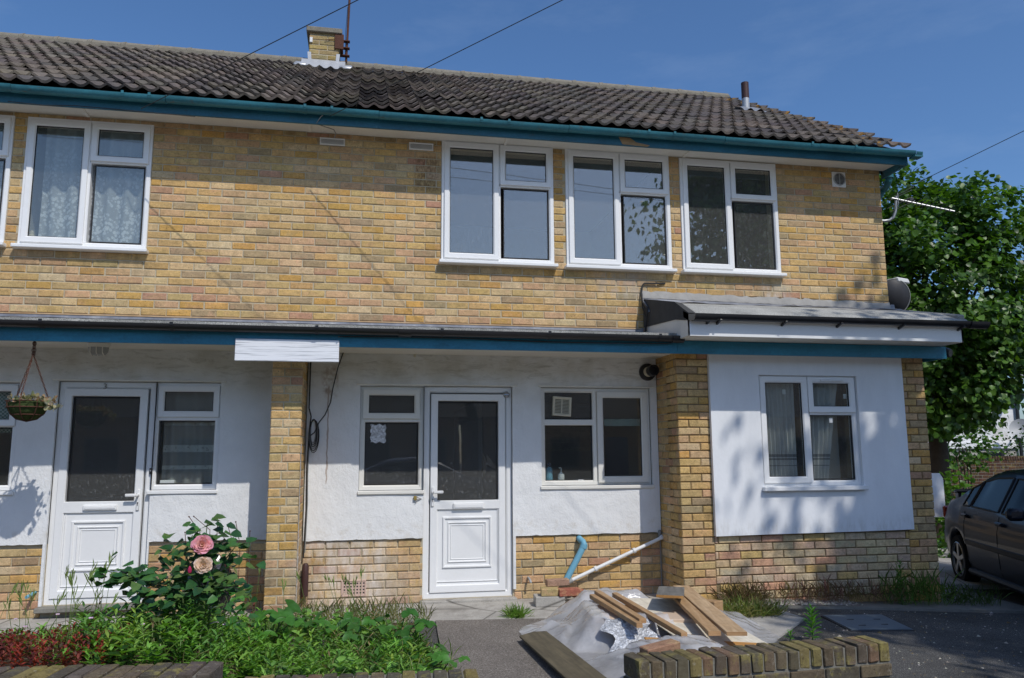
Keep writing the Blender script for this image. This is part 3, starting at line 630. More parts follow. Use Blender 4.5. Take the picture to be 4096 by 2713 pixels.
# doors
def door(x0, x1, z0, z1, dx0, dx1, dz1, gx0, gx1, gz0, gz1, pz0, pz1, hx, lett, mat, gm):
    y = .025; o = frame(x0, x1, z0, z1, y, (), mat, .062, 'door_frame', False)
    m = MB(); m.ring(dx0, dx1, z0+.055, dz1, .07, y-.012, .05, .008)
    m.cbox(dx0+.06, dx1-.06, y-.011, y+.03, pz1+.001, gz0-.001, .004); m.cbox(dx0+.06, dx1-.06, y+.006, y+.03, z0+.09, pz1, .003)
    d = part('door', m, mat, H)
    fixed(gx0, gx1, gz0, gz1, y-.006, d, gm)
    cx0, cx1, cz0, cz1 = gx0+.055, gx1-.06, pz0+.13, pz1-.07; m = MB()
    for k, (i, w) in enumerate(((0, .022), (.05, .016), (.078, .010))):
        m.ring(cx0+i, cx1-i, cz0+i, cz1-i, w, y-.008+.004*k, .02, .007)
    m.ring(gx0-.004, gx1+.004, pz0-.002, pz1+.002, .006, y-.004, .02, .002); part('moulding', m, mat, d)
    m = MB(); m.cbox(lett[0], lett[1], y-.03, y-.010, lett[2], lett[3], .006); m.cbox(lett[0]+.012, lett[1]-.012, y-.035, y-.029, lett[2]+.012, lett[3]-.012, .004); part('letter_plate', m, mat, d)
    return o, d
o3, d3 = door(.47, 1.31, .10, 2.085, .515, 1.235, 2.02, .60, 1.165, .998, 1.942, .255, .895, 1.2, (.745, 1.03, .918, .967), 'upvc', 'glass_dark')
o4, d4 = door(3.80, 4.685, .03, 2.075, 3.87, 4.615, 2.0, 3.94, 4.536, .957, 1.919, .183, .868, 3.9, (4.093, 4.396, .872, .933), 'upvc', 'glass_dark')
def handle(x, z, sgn, d):
    m = MB(); m.cbox(x-.014, x+.014, .0, .016, z-.13, z+.06, .005); m.lathe([(.011, 0), (.011, .045)], (x, .002, z+.01), (0, -1, 0), 10, caps=True)
    m.cbox(min(x, x+sgn*.10), max(x, x+sgn*.10), -.056, -.038, z-.004, z+.024, .006); h = part('handle', m, 'white_plastic', d)
    m = MB(); m.lathe([(.006, 0), (.006, .004)], (x, -.001, z-.06), (0, -1, 0), 8, caps=True); m.box(x-.002, x+.002, -.005, 0, z-.085, z-.06); part('keyhole', m, 'dark_metal', d)
handle(1.205, 1.04, -1, d3); handle(3.893, 1.03, 1, d4)
def text(ch, x, z, size, y, mat, parent, name='house_number'):
    cu = bpy.data.curves.new('t', 'FONT'); cu.body = ch; cu.size = size; cu.extrude = .003; cu.align_x = 'CENTER'; cu.resolution_u = 3
    tmp = bpy.data.objects.new('t', cu); COL.objects.link(tmp); dg = bpy.context.evaluated_depsgraph_get(); me = bpy.data.meshes.new_from_object(tmp.evaluated_get(dg))
    bpy.data.objects.remove(tmp); bpy.data.curves.remove(cu); me.transform(Matrix.Translation((x, y, z)) @ Matrix.Rotation(R(90), 4, 'X')); me.materials.clear(); me.materials.append(MATS[mat])
    return link(name, me, parent)
text('3', .857, 2.017, .075, .018, 'number_metal', o3); text('4', 4.128, 2.012, .07, .0185, 'white_plastic', o4)
m = MB(); m.cbox(1.287, 1.313, .002, .021, 1.235, 1.292, .004); b = part('doorbell', m, 'black_plastic', o3)
m = MB(); m.lathe([(.008, 0), (.006, .004)], (1.30, .002, 1.268), (0, -1, 0), 10, caps=True); part('button', m, 'alu', b)
# thresholds
m = MB(); m.cbox(3.775, 4.712, -.085, .03, -.012, .028, .006); part('threshold', m, 'concrete', H)
m = MB(); m.cbox(.44, 1.33, -.10, .03, .055, .098, .006); part('threshold', m, 'concrete_dark', H)
for k in range(4):
    add_brick((3.80, -.03, 0), (1, 0, 0), (0, -1, 0), k*.225, k*.225+.215, -.085, -.016, [((.34, .16, .12), 1), ((.42, .24, .18), 1)])
m = MB(); m.box(3.79, 4.70, -.026, .02, -.2, -.013); part('step_bed', m, 'mortar', H)
for q in ((4.686, 4.712, .62), (.445, .469, .64), (1.311, 1.326, .64)): m = MB(); m.box(q[0], q[1], -.02, .012, .1, q[2]); part('jamb_paint', m, 'stucco', H)
for (a, b, z) in ((.42, 1.93, 2.088), (3.14, 4.73, 2.078), (4.95, 6.19, 2.08), (-1.2, .17, 2.068)):
    m = MB(); m.cbox(a, b, -.034, .0, z, z+.014, .004); part('drip_bead', m, 'upvc_old', H)
# air vents in the upper wall
for (a, b, c, d) in ((2.718, 2.968, 4.512, 4.588), (3.615, 3.866, 4.522, 4.60)):
    m = MB(); m.ring(a, b, c, d, .014, -.018, .018, .004); v = part('air_vent', m, 'white_plastic', H)
    m = MB(); m.box(a+.01, b-.01, -.006, -.001, c+.01, d-.01); part('backing', m, 'grey_plastic', v)
    m = MB()
    for k in range(5): zc = c+.014+(d-c-.024)*(k+.5)/5; m.obox((a+.012, -.017, zc-.004), (b-a-.024, 0, 0), (0, .009, .004), (0, 0, .004))
    part('louvre', m, 'white_plastic', v)
m = MB(); m.cbox(8.422, 8.592, -.02, -.001, 4.405, 4.585, .006); v = part('round_vent', m, 'white_plastic', H)
m = MB(); m.lathe([(.0, .001), (.066, .001)], (8.507, -.0205, 4.495), (0, -1, 0), 24); part('backing', m, 'dark_metal', v)
m = MB()
for k in range(9):
    dz = -.06+.12*k/8; hw = math.sqrt(max(0, .066**2-dz**2)); m.obox((8.507-hw, -.030, 4.495+dz-.003), (2*hw, 0, 0), (0, .009, .005), (0, 0, .004))
m.box(8.504, 8.510, -.031, -.021, 4.43, 4.56); m.lathe([(.066, 0), (.066, .012), (.074, .012), (.074, 0)], (8.507, -.0195, 4.495), (0, -1, 0), 24); part('louvre', m, 'grey_plastic', v)
# terracotta air brick in the plinth
m = MB(); m.ring(3.04, 3.27, .085, .235, .012, -.012, .02, .003); ab = part('air_brick', m, 'terracotta_pale', H)
m = MB(); m.box(3.045, 3.265, -.002, .004, .09, .23); part('backing', m, 'dark_metal', ab); m = MB()
for k in range(8): xx = 3.05+.0295*k; m.box(xx, xx+.0145, -.008, -.001, .095, .225)
for k in range(5): zz = .095+.029*k; m.box(3.05, 3.26, -.0075, -.0015, zz, zz+.0145)
part('grille', m, 'terracotta_pale', ab)
# ---------------------------------------------------------------- eaves
def halfround(m, x0, x1, yc, zc, r, th=.006, seg=9, n=1):
    """half round gutter along x"""
    out = [(yc-r*math.cos(math.pi*k/seg), zc-r*math.sin(math.pi*k/seg)) for k in range(seg+1)]
    inn = [(yc-(r-th)*math.cos(math.pi*k/seg), zc-(r-th)*math.sin(math.pi*k/seg)) for k in range(seg+1)][::-1]
    m.prismx(out+inn, x0, x1); m.sm = True
EX1 = 9.13
m = MB(); m.box(XL, EX1, -.375, -.352, 4.572, 4.735); fs = part('fascia', m, 'blue_fascia', H)
m = MB(); qa = [(at(px, py, -.378).x, -.378, at(px, py, -.378).z) for px, py in ((2475, 548), (2520, 552), (2545, 570), (2600, 582), (2590, 588), (2490, 577))]; m.add(qa+[(x, -.374, z) for x, y, z in qa], [(5, 4, 3, 2, 1, 0)]+[(i, (i+1) % 6, 6+(i+1) % 6, 6+i) for i in range(6)]); part('bare_patch', m, 'wood', fs, 'bare brown wood where the blue paint has peeled')
m = MB(); m.add([(XL, -.352, 4.633), (EX1-.03, -.352, 4.633), (EX1-.03, .01, 4.643), (XL, .01, 4.643)], [(0, 1, 2, 3)]); m.box(XL, EX1-.03, -.35, 0, 4.644, 4.652)
for x in (.55, 2.62, 4.62, 6.62): m.box(x-.015, x+.015, -.35, -.03, 4.625, 4.641)
part('soffit', m, 'soffit_white', H)
m = MB(); m.add([(EX1, -.375, 4.575), (EX1, .05, 4.56), (EX1, .05, 4.78), (EX1, -.375, 4.735), (EX1-.03, -.351, 4.575), (EX1-.03, .05, 4.56), (EX1-.03, .05, 4.78), (EX1-.03, -.351, 4.735)], [(0, 1, 2, 3), (7, 6, 5, 4), (0, 4, 5, 1), (2, 6, 7, 3), (0, 3, 7, 4)]); part('barge_end', m, 'blue_fascia', H)
slo_ = math.atan(.602)
m = MB(); m.obox((EX1-.03, .02, 4.60), (.03, 0, 0), (0, 3.85, 3.85*.602), (0, 0, .17)); m.obox((EX1-.03, 7.72, 4.60), (.03, 0, 0), (0, -3.85, 3.85*.602), (0, 0, .17)); part('barge_board', m, 'blue_fascia', H)
m = MB(); xs = [XL, .05, 1.35, 3.3, 5.2, 6.9, 8.0, 9.16]
for i in range(len(xs)-1): halfround(m, xs[i], xs[i+1]-.004, -.437, 4.700-.004*(i % 2), .056)
g = part('gutter', m, 'blue_gutter', H)
for i, x in enumerate((-.9, .98, 1.21, 2.6, 2.85, 4.30, 4.58, 6.05, 6.33, 7.9, 8.42)):
    m = MB(); pts = [(x, -.437-.062*math.cos(a), 4.702-.062*math.sin(a)) for a in np.linspace(-.1, math.pi+.1, 9)]
    for k in range(8): m.obox(Vector(pts[k])-Vector((.012, 0, 0)), (.024, 0, 0), Vector(pts[k+1])-Vector(pts[k]), (0, -.003, .003))
    part('bracket', m, 'blue_gutter', g)
m = MB(); halfround(m, 9.16, 9.235, -.437, 4.69, .06); m.obox((9.13, -.50, 4.63), (.10, 0, 0), (0, .10, 0), (0, 0, .02)); part('stop_end', m, 'blue_gutter', g)
p0_ = at(3556, 700, .05); m = MB(); m.tube([p0_+Vector((0, -.02, .10)), p0_, at(3555, 722, .06), at(3546, 745, .14), at(3530, 763, .28), Vector((9.09, .42, 4.12)), Vector((9.085, .48, 3.9)), Vector((9.085, .48, .0))], .038, 10); m.lathe([(.047, 0), (.047, .045)], p0_+Vector((0, 0, -.04)), (0, 0, 1), 12); part('downpipe', m, 'blue_gutter', H)
# ---------------------------------------------------------------- main roof
RY0, RZ0, PITCH, RYR = -.47, 4.715, math.atan(.602), 3.80
ct, sn = math.cos(PITCH), math.sin(PITCH)
def rp(x, s, h): return (x, RY0+s*ct-h*sn, RZ0+s*sn+h*ct)
SL = (RYR-RY0)/ct
m = MB(); m.add([rp(XL, .03, -.04), rp(XR+.05, .03, -.04), rp(XR+.05, SL, -.04), rp(XL, SL, -.04)], [(0, 1, 2, 3)])
zr = rp(0, SL, 0)[2]; m.add([(XL, RYR, zr-.05), (XR+.05, RYR, zr-.05), (XR+.05, 8.05, 4.72), (XL, 8.05, 4.72)], [(0, 1, 2, 3)]); roof = part('roof', m, 'felt_dark', H)
TW, GA = .30, .348
NT_ = int(math.ceil(SL/GA)); TILES = []
def tile_geo(x0, w, s0, lift):
    n = int(round(w/.15))*6; us = [w*k/n for k in range(n+1)]
    prof = lambda u: .021*(math.cos(2*math.pi*u/.15)*.85+.15*math.cos(4*math.pi*u/.15))+.021
    v = []; e = random.uniform(-.004, .006); tw = random.uniform(-.03, .03)
    for u in us: v.append(rp(x0+u, s0+random.uniform(-.003, .003), prof(u)-.012+lift+e+tw*u))
    for u in us: v.append(rp(x0+u, s0+e, prof(u)+.013+lift+e+tw*u))
    for u in us: v.append(rp(x0+u, min(s0+GA+.06, SL+.02), prof(u)-.012+e))
    k = n+1; f = []
    for i in range(n): f.append((i, i+1, k+i+1, k+i)); f.append((k+i, k+i+1, 2*k+i+1, 2*k+i))
    f.append((0, k, 2*k)); f.append((n, 2*k+n, k+n))
    return v, f
ncol = int((XR+.055-XL)/TW)
for r in range(NT_):
    for c in range(ncol):
        x1 = XR+.055-c*TW; v, f = tile_geo(x1-TW+.002, TW-.004, r*GA, .018)
        col = jit(random.choice([(.150, .124, .102), (.130, .110, .095), (.168, .140, .112), (.12, .103, .093)]), .18, .04); TILES.append((v, f, col))
def parea(v):
    q = []
    for p in v:
        d = Vector(p)-C0; w = d.dot(FV)
        if w < .1: return 0
        X, Y = F*d.dot(RV)/w+IW/2, IH/2-F*d.dot(UV)/w; q.append((X, Y))
    x0, x1, y0, y1 = min(a for a, _ in q), max(a for a, _ in q), min(b for _, b in q), max(b for _, b in q)
    if x1 < 0 or x0 > IW or y1 < 0 or y0 > IH: return 0
    return (x1-x0)*(y1-y0)
def emit(items, name, parent, mats, limit, rest):
    order = sorted(range(len(items)), key=lambda i: -parea(items[i][0])); big = set(order[:limit]); left = {}
    for i, it in enumerate(items):
        v, f, col = it[:3]; mt = it[3] if len(it) > 3 else mats
        if i in big: m = MB(); m.sm = mt == 'roof_tile'; m.add(v, f, col); part(name, m, mt, parent)
        else:
            m, idx = left.setdefault('all', (MB(), [])); m.add(v, f, col); m.sm = mt == 'roof_tile'; idx += [mt]*len(f)
    for m, idx in left.values():
        o = part(rest, m, None, parent); o['kind'] = 'stuff'; names = sorted(set(idx))
        for q in names: o.data.materials.append(MATS[q])
        o.data.polygons.foreach_set('material_index', np.array([names.index(q) for q in idx], np.int32))
emit(TILES, 'roof_tile', roof, 'roof_tile', 300, 'roof_tiles')
# ridge
x = XL
while x < XR+.02:
    w = min(.45, XR+.06-x); m = MB(); P = []
    for xx, rr in ((x, .115), (x+.06, .125), (x+.062, .115), (x+w-.004, .112)):
        P.append([(xx, RYR-rr*math.cos(a), zr-.03+rr*.85*math.sin(a)+.03) for a in np.linspace(-.15, math.pi+.15, 11)])
    m.grid(P); m.c = [jit((.21, .19, .155), .02)]*len(m.v); part('ridge_tile', m, 'ridge', roof); x += w
m = MB()
for i in range(90):
    xx = XL+.13*i
    if xx < XR: m.obox((xx, RYR-.135, zr-.045+random.uniform(-.005, .008)), (.13, 0, 0), (0, .05, .02), (0, 0, .05))
part('ridge_mortar', m, 'ridge', roof)
# vent pipe through the tiles
pb = at(2985, 452, 2.0); pbz = RZ0+(2.0-RY0)*.602
m = MB(); m.tube([(pb.x, 2.0, pbz-.1), (pb.x, 2.0, pbz+.22)], .052, 14); vp = part('vent_pipe', m, 'galv', roof)
m = MB(); m.tube([(pb.x, 2.0, pbz+.21), (pb.x, 2.0, pbz+.45)], .053, 14); part('pipe_top', m, 'brown_plastic', roof)
m = MB(); P = [[rp(pb.x-.2+.4*i/16, (2.0-RY0)/ct-.22+.3*j, .058+.02*math.cos(2*math.pi*(i*.4/16)/.15)+.01*(1-j)) for j in range(2)] for i in range(17)]; m.grid(P); part('pipe_flashing', m, 'galv', roof)
# chimney
KX0, KX1, KY0, KY1 = 2.325, 2.745, 3.26, 3.86; kb = RZ0+(KY0-RY0)*.602
m = MB(); m.box(KX0+.006, KX1-.006, KY0+.006, KY1, kb-.25, 7.56); ch = part('chimney', m, 'mortar', roof)
for r in range(9):
    z = kb+.04+.075*r
    if z > 7.54: break
    a = .14 if r % 2 else .26
    for (b0, b1) in ((0, a-.005), (a+.005, KX1-KX0)): add_brick((KX0, KY0, 0), (1, 0, 0), (0, -1, 0), b0, b1, z-.032, z+.032, [((.36, .28, .13), 3), ((.30, .24, .12), 2), ((.42, .31, .12), 2)])
    for k in range(3): add_brick((KX1, KY0, 0), (0, 1, 0), (1, 0, 0), max(.006, k*.225-(.11 if r % 2 else 0)), min(k*.225+.215-(.11 if r % 2 else 0), .6), z-.032, z+.032, [((.30, .24, .12), 2)])
m = MB(); m.cbox(KX0-.045, KX1+.045, KY0-.045, KY1+.045, 7.52, 7.60, .01); part('cap', m, 'ridge', ch)
m = MB(); P = [[(KX0-.1+(KX1-KX0+.2)*i/12, KY0-.012-.14*j, kb+.14-(.16+.084)*j+.012*math.cos(i*2.1)*j) for j in (0, .5, 1)] for i in range(13)]; m.grid(P)
for sx, xx in ((-1, KX0), (1, KX1)): m.obox((xx-(0 if sx < 0 else .05), KY0-.016, kb-.02), (.05, 0, 0), (0, .01, 0), (sx*.02, 0, .27)); m.obox((xx+(-.2 if sx < 0 else .02), KY0-.12, kb-.03), (.18, 0, 0), (0, .22, .13), (0, 0, .05), None, .015)
part('flashing', m, 'galv', ch)
m = MB(); m.cbox(KX0+.005, KX0+.045, KY0-.02, KY0-.004, kb+.40, kb+.48); m.cbox(KX1-.05, KX1-.015, KY0-.02, KY0-.004, kb+.40, kb+.47); part('wire_clip', m, 'white_plastic', ch)
# ---------------------------------------------------------------- porch canopy, left run
FX1 = 6.12
def slab(name, pts_front, x0, x1, mat):
    m = MB(); m.prismx(pts_front, x0, x1); return part(name, m, mat, H)
slab('canopy_roof', [(.0, 2.50), (.0, 2.665), (-.86, 2.528), (-.86, 2.50), (-.82, 2.49)], XL, FX1, 'felt')
m = MB(); P = []
for x in np.arange(XL, FX1+.01, .06):
    w = .006*math.sin(9*x)+.004*math.sin(23*x+1); P.append([(x, -.004, 2.712+w*.4), (x, -.012, 2.672+w*.5), (x, -.05, 2.662+w), (x, -.155+w, 2.648)])
m.grid(P); part('lead_flashing', m, 'lead', H)
m = MB(); m.prismx([(.0, 2.715), (-.010, 2.712), (-.012, 2.700), (0, 2.699)], XL, FX1-.05); part('pointing', m, 'wood_ply', H)
slab('canopy_fascia', [(-.832, 2.338), (-.832, 2.525), (-.81, 2.525), (-.81, 2.338)], XL, FX1+.01, 'blue_low')
slab('canopy_soffit', [(-.809, 2.384), (-.809, 2.40), (.0, 2.404), (.0, 2.388)], XL, BX1, 'soffit_white')
m = MB(); halfround(m, XL, FX1+.015, -.888, 2.493, .055); g = part('canopy_gutter', m, 'black_plastic', H)
m = MB(); halfround(m, FX1-.07, FX1+.045, -.888, 2.491, .062); m.lathe([(.0, 0), (.06, 0)], (FX1+.045, -.888, 2.49), (1, 0, 0), 14); part('stop_end', m, 'black_plastic', g)
for x in (-1.3, .62, 1.62, 2.80, 3.88, 4.86, 5.92):
    m = MB(); pts = [(x, -.888-.061*math.cos(a), 2.494-.061*math.sin(a)) for a in np.linspace(-.15, math.pi, 9)]
    for k in range(8): m.obox(Vector(pts[k])-Vector((.014, 0, 0)), (.028, 0, 0), Vector(pts[k+1])-Vector(pts[k]), (0, -.003, .003))
    part('bracket', m, 'black_plastic', g)
m = MB(); halfround(m, 3.50, 3.61, -.888, 2.491, .063); part('joint', m, 'black_plastic', g)
# right hand flat roof over the bay
WY = -1.13
slab('bay_fascia', [(WY, 2.465), (WY, 2.615), (WY+.02, 2.615), (WY+.02, 2.465)], FX1-.004, 8.99, 'upvc')
m = MB(); m.add([(FX1-.005, -.01, 2.47), (FX1-.005, WY, 2.465), (FX1-.005, WY, 2.64), (FX1-.005, -.01, 2.83), (FX1+.012, -.01, 2.47), (FX1+.012, WY, 2.465), (FX1+.012, WY, 2.64), (FX1+.012, -.01, 2.83)], [(3, 2, 1, 0), (4, 5, 6, 7), (0, 1, 5, 4), (2, 3, 7, 6), (1, 2, 6, 5)]); part('bay_side_fascia', m, 'soffit_white', H)
m = MB(); m.box(8.97, 8.99, WY, .3, 2.466, 2.60); part('bay_side_fascia', m, 'upvc', H)
slab('bay_soffit', [(WY+.02, 2.462), (WY+.02, 2.472), (-.815, 2.478), (-.815, 2.466)], FX1, 8.985, 'soffit_white')
slab('bay_blue_fascia', [(-.832, 2.338), (-.832, 2.462), (-.81, 2.462), (-.81, 2.338)], FX1+.012, 9.03, 'blue_low')
m = MB(); m.box(9.008, 9.03, -.809, .05, 2.34, 2.46); part('bay_blue_fascia', m, 'blue_low', H)
slab('bay_roof', [(0, 2.6), (0, 3.0), (-.85, 2.80), (-1.10, 2.70), (-1.165, 2.645), (-1.165, 2.615)], FX1, 9.06, 'felt')
m = MB(); m.add([(FX1-.012, -.0, 3.03), (FX1-.012, -.85, 2.835), (FX1-.012, -1.17, 2.67), (FX1-.012, -1.17, 2.60), (FX1-.012, -.85, 2.66), (FX1-.012, 0, 2.72), (FX1+.06, 0, 3.02), (FX1+.06, -.85, 2.825), (FX1+.06, -1.17, 2.67)], [(0, 1, 4, 5), (1, 2, 3, 4), (0, 6, 7, 1), (1, 7, 8, 2)])
m.obox((FX1-.012, -1.17, 2.60), (.20, 0, 0), (0, 0, .06), (0, .12, .05)); part('felt_edge', m, 'felt_dark', H)
m = MB(); m.obox((8.98, -1.10, 2.68), (.075, 0, 0), (0, 1.3, .31), (0, 0, .065), None, .012); part('felt_edge', m, 'felt', H)
m = MB(); P = []
for i, x in enumerate(np.linspace(6.09, 9.10, 52)):
    w = .010*math.sin(5*x)+.008*math.sin(17*x+2); d = .10*max(0, 1-(x-6.09)/.28)
    P.append([(x, -.004, 3.10-.012*(x-6)+.01*math.sin(11*x)), (x, -.014, 3.035-.012*(x-6)), (x, -.035, 3.0), (x, -.10+w, 2.985+w-d*.3), (x, -.17+w*2, 2.965+w-d)])
m.grid(P); part('lead_flashing', m, 'lead', H)
m = MB(); P = []
for x in np.linspace(6.10, 9.04, 60):
    P.append([(x, -.007, 3.115-.014*(x-6)+random.uniform(-.012, .012)), (x, -.017, 3.075-.013*(x-6)), (x, -.021, 3.035-.012*(x-6)+random.uniform(-.004, .004))])
m.grid(P); part('cement_fillet', m, 'cement', H)
m = MB(); halfround(m, 6.22, 9.17, WY-.062, 2.655, .054); g = part('bay_gutter', m, 'black_plastic', H)
for x in (6.30, 6.40, 7.05, 7.62, 8.28, 8.93):
    m = MB(); m.obox((x-.009, WY-.10, 2.602), (.018, 0, 0), (0, .098, -.03), (0, .01, .02)); part('bracket', m, 'black_plastic', g)
m = MB(); halfround(m, 6.14, 6.36, WY-.062, 2.652, .064); part('joint', m, 'black_plastic', g); m = MB(); halfround(m, 9.0, 9.2, WY-.062, 2.652, .062); part('joint', m, 'black_plastic', g)
# security spotlight under the roof end, boiler flue
m = MB(); m.lathe([(.0, 0), (.05, .0), (.055, .05), (.04, .10), (0, .10)], (9.06, -.72, 2.42), (.4, -.9, -.2), 14); part('outdoor_lamp', m, 'black_plastic', H)
m = MB(); m.lathe([(.0, .03), (.045, .03), (.088, .022), (.092, .0)], (6.125, -.018, 2.245), (0, -1, 0), 26); fl = part('flue', m, 'black_plastic', H)
m = MB(); m.lathe([(.052, .02), (.052, .12)], (6.125, -.018, 2.245), (0, -1, 0), 22); part('flue_pipe', m, 'cream_plastic', fl)
m = MB(); m.lathe([(.056, .11), (.056, .20), (.048, .20), (.048, .14), (.0, .14)], (6.125, -.018, 2.245), (0, -1, 0), 22)
for k in range(3): m.lathe([(.059, .125+.025*k), (.059, .135+.025*k)], (6.125, -.018, 2.245), (0, -1, 0), 22)
part('flue_terminal', m, 'black_plastic', fl)
# extractor in the kitchen window pane
def tilt(m, c, a):
    ca, sa = math.cos(a), math.sin(a); m.v = [(c[0]+(x-c[0])*ca-(z-c[1])*sa, y, c[1]+(x-c[0])*sa+(z-c[1])*ca) for x, y, z in m.v]
m = MB(); m.ring(5.11, 5.305, 1.785, 1.98, .024, .002, .04, .01); tilt(m, (5.207, 1.88), -.06); ex = part('extractor', m, 'cream_plastic', H)
m = MB(); m.box(5.125, 5.29, .030, .036, 1.80, 1.965); tilt(m, (5.207, 1.88), -.06); part('backing', m, 'dark_metal', ex); m = MB()
for k in range(11): zz = 1.807+.0145*k; m.obox((5.13, .010, zz), (.155, 0, 0), (0, .014, .008), (0, 0, .003))
m.box(5.2, 5.21, .006, .03, 1.80, 1.965); tilt(m, (5.207, 1.88), -.06); part('louvre', m, 'cream_plastic', ex)
emit(BRICKS, 'brick', H, 'brick', 300, 'bricks')
# ---------------------------------------------------------------- curtains and things seen through the glass
def curtain(name, x0, x1, z0, z1, y, mat, folds=9, amp=.018, parent=H, gather=0.0, n=60):
    m = MB(); P = []
    for i in range(n+1):
        t_ = i/n; row = []
        for k in range(9):
            s_ = k/8; x = x0+(x1-x0)*t_; x = x+(x1-x)*gather*s_ if gather > 0 else x+(x0-x)*(-gather)*s_
            row.append((x, y+amp*math.sin(folds*2*math.pi*t_+.6*math.sin(3*s_+t_*5))+.006*math.sin(19*t_), z1+(z0-z1)*s_))
        P.append(row)
    m.grid(P); return part(name, m, mat, parent)
curtain('net_curtain', -1.2, -.1, 3.40, 4.56, .10, 'lace_net', 7); curtain('net_curtain', .15, 1.1, 3.40, 4.57, .10, 'lace_net', 6, .025)
curtain('net_curtain', 1.37, 1.85, 1.10, 1.73, .10, 'band_net', 4, .022); curtain('net_curtain', 1.37, 1.84, 1.75, 2.03, .11, 'band_net', 3, .012)
curtain('curtain', 7.11, 7.52, 1.12, 2.12, BY+.10, 'stripe_curtain', 9, .016); curtain('curtain', 7.62, 8.02, 1.12, 2.12, BY+.10, 'stripe_curtain', 6, .016, gather=-.42)
curtain('curtain', 5.02, 6.1, 1.69, 1.765, .16, 'gingham', 10, .006); curtain('curtain', -1.05, .1, 1.62, 2.03, .13, 'gingham', 9, .008)
for q in ((3134, 1568), (3322, 1682), (3378, 1586)):
    p_ = at(*q, BY+.02); m = MB(); m.box(p_.x-.018, p_.x+.018, BY+.0125, BY+.014, p_.z-.024, p_.z+.024); part('pane_sticker', m, 'white_matt', H)
m = MB(); m.cbox(7.90, 8.10, -.30, -.28, 1.1, 2.1); part('inner_shutter', m, 'room', H)
# frosted silver film stuck inside the side light pane
m = MB(); P = [[(3.285+.145*i/10+.006*math.sin(j*1.7), .042+.002*random.random(), 1.52+.175*j/10+.008*math.sin(i*1.3)*(1 if j in (0, 10) else 0)) for j in range(11)] for i in range(11)]; m.grid(P); single('foil_patch', m, 'foil', 'crumpled silver foil patch stuck inside the dark pane left of the door', 'foil')
def lath(name, prof, c, mat, label, cat, seg=14, sub=None):
    m = MB(); m.lathe(prof, c, (0, 0, 1), seg); return single(name, m, mat, label, cat)
lath('figurine', [(0, 0), (.032, 0), (.036, .02), (.03, .05), (.018, .068), (.02, .082), (.012, .10), (0, .105)], (.115, .05, 3.40), 'figure', 'small cream figurine on the upstairs sill beside the lace net', 'figurine')
sb = thing('soap_dispenser', (5.21, .10, 1.12), 'white pump soap bottle on the kitchen window sill', 'bottle')
m = MB(); m.lathe([(0, 0), (.032, 0), (.034, .02), (.034, .075), (.014, .09), (.014, .10), (0, .1)], (5.21, .10, 1.12), (0, 0, 1), 14); part('bottle', m, 'white_plastic', sb)
m = MB(); m.tube([(5.21, .10, 1.215), (5.21, .10, 1.26), (5.185, .09, 1.262)], .006, 8); part('pump', m, 'white_plastic', sb)
b2 = thing('wash_bottle', (5.09, .10, 1.12), 'blue washing up bottle at the left end of the kitchen sill', 'bottle')
m = MB(); m.lathe([(0, 0), (.034, 0), (.036, .02), (.034, .13), (.015, .155), (0, .155)], (5.085, .10, 1.12), (0, 0, 1), 14); part('bottle', m, 'blue_pipe', b2)
m = MB(); m.lathe([(.018, .15), (.018, .19), (0, .19)], (5.085, .10, 1.12), (0, 0, 1), 12); part('cap', m, 'car_blue', b2)
lath('soap_dish', [(0, 0), (.06, 0), (.07, .02), (.066, .022), (.055, .006), (0, .006)], (5.40, .10, 1.12), 'white_plastic', 'round white dish on the kitchen window sill', 'dish', 20)
m = MB(); m.cbox(1.37, 1.50, .05, .11, 1.12, 1.18, .006); single('white_box', m, 'white_plastic', 'small white box on the sill of the window beside door 3', 'box')
m = MB(); m.cbox(5.0, 6.4, 2.75, 3.09, 1.45, 2.1, .01); m.cbox(4.95, 6.45, 2.5, 3.09, .04, .92, .01); part('kitchen_cupboard', m, 'wood_white', H)
m = MB(); m.cbox(3.0, 3.05, .9, 1.6, .04, 1.4, .01); m.cbox(4.45, 4.5, .8, 3.05, .04, 2.0, .01); part('inner_door', m, 'white_matt', H)
# torn brown card hanging behind the glass of door 4
m = MB(); m.add([(4.40, .06, 1.43), (4.44, .062, 1.30), (4.415, .06, 1.20), (4.385, .07, 1.28), (4.44, .08, 1.40), (4.53, .06, 1.28), (4.532, .06, 1.24)], [(0, 1, 2, 3), (4, 5, 6, 1)]); m.v += [(x, y_+.004, z) for x, y_, z in m.v]; m.c *= 2; m.f += [tuple(i+7 for i in f[::-1]) for f in m.f]; single('card_scrap', m, 'card_box', 'torn brown card behind the glass of the plain white door', 'card')
# ---------------------------------------------------------------- pipes and cables fixed to the house
m = MB(); m.tube([(5.36, .0, .565), (5.36, -.05, .555), (5.375, -.085, .54), (5.385, -.10, .515), (5.36, -.105, .47), (5.18, -.11, .16)], .031, 14); wp = part('waste_pipe', m, 'blue_pipe', H)
m = MB(); m.lathe([(.037, -.02), (.037, .02)], (5.377, -.102, .498), (.35, 0, 1), 14); part('collar', m, 'blue_pipe', wp)
m = MB(); pa, pb_ = Vector((5.235, -.07, .165)), Vector((6.205, -.06, .555)); m.tube([pa, pb_], .018, 12); m.tube([pb_, pb_+Vector((.012, .03, .01))], .022, 12); ov = part('overflow_pipe', m, 'white_plastic', H)
for f_ in (.28, .70):
    q = pa.lerp(pb_, f_); m = MB(); m.lathe([(.027, -.012), (.027, .012)], q, pb_-pa, 14); m.box(q.x-.012, q.x+.012, -.06, 0, q.z-.012, q.z+.012); part('pipe_clip', m, 'white_plastic', ov)
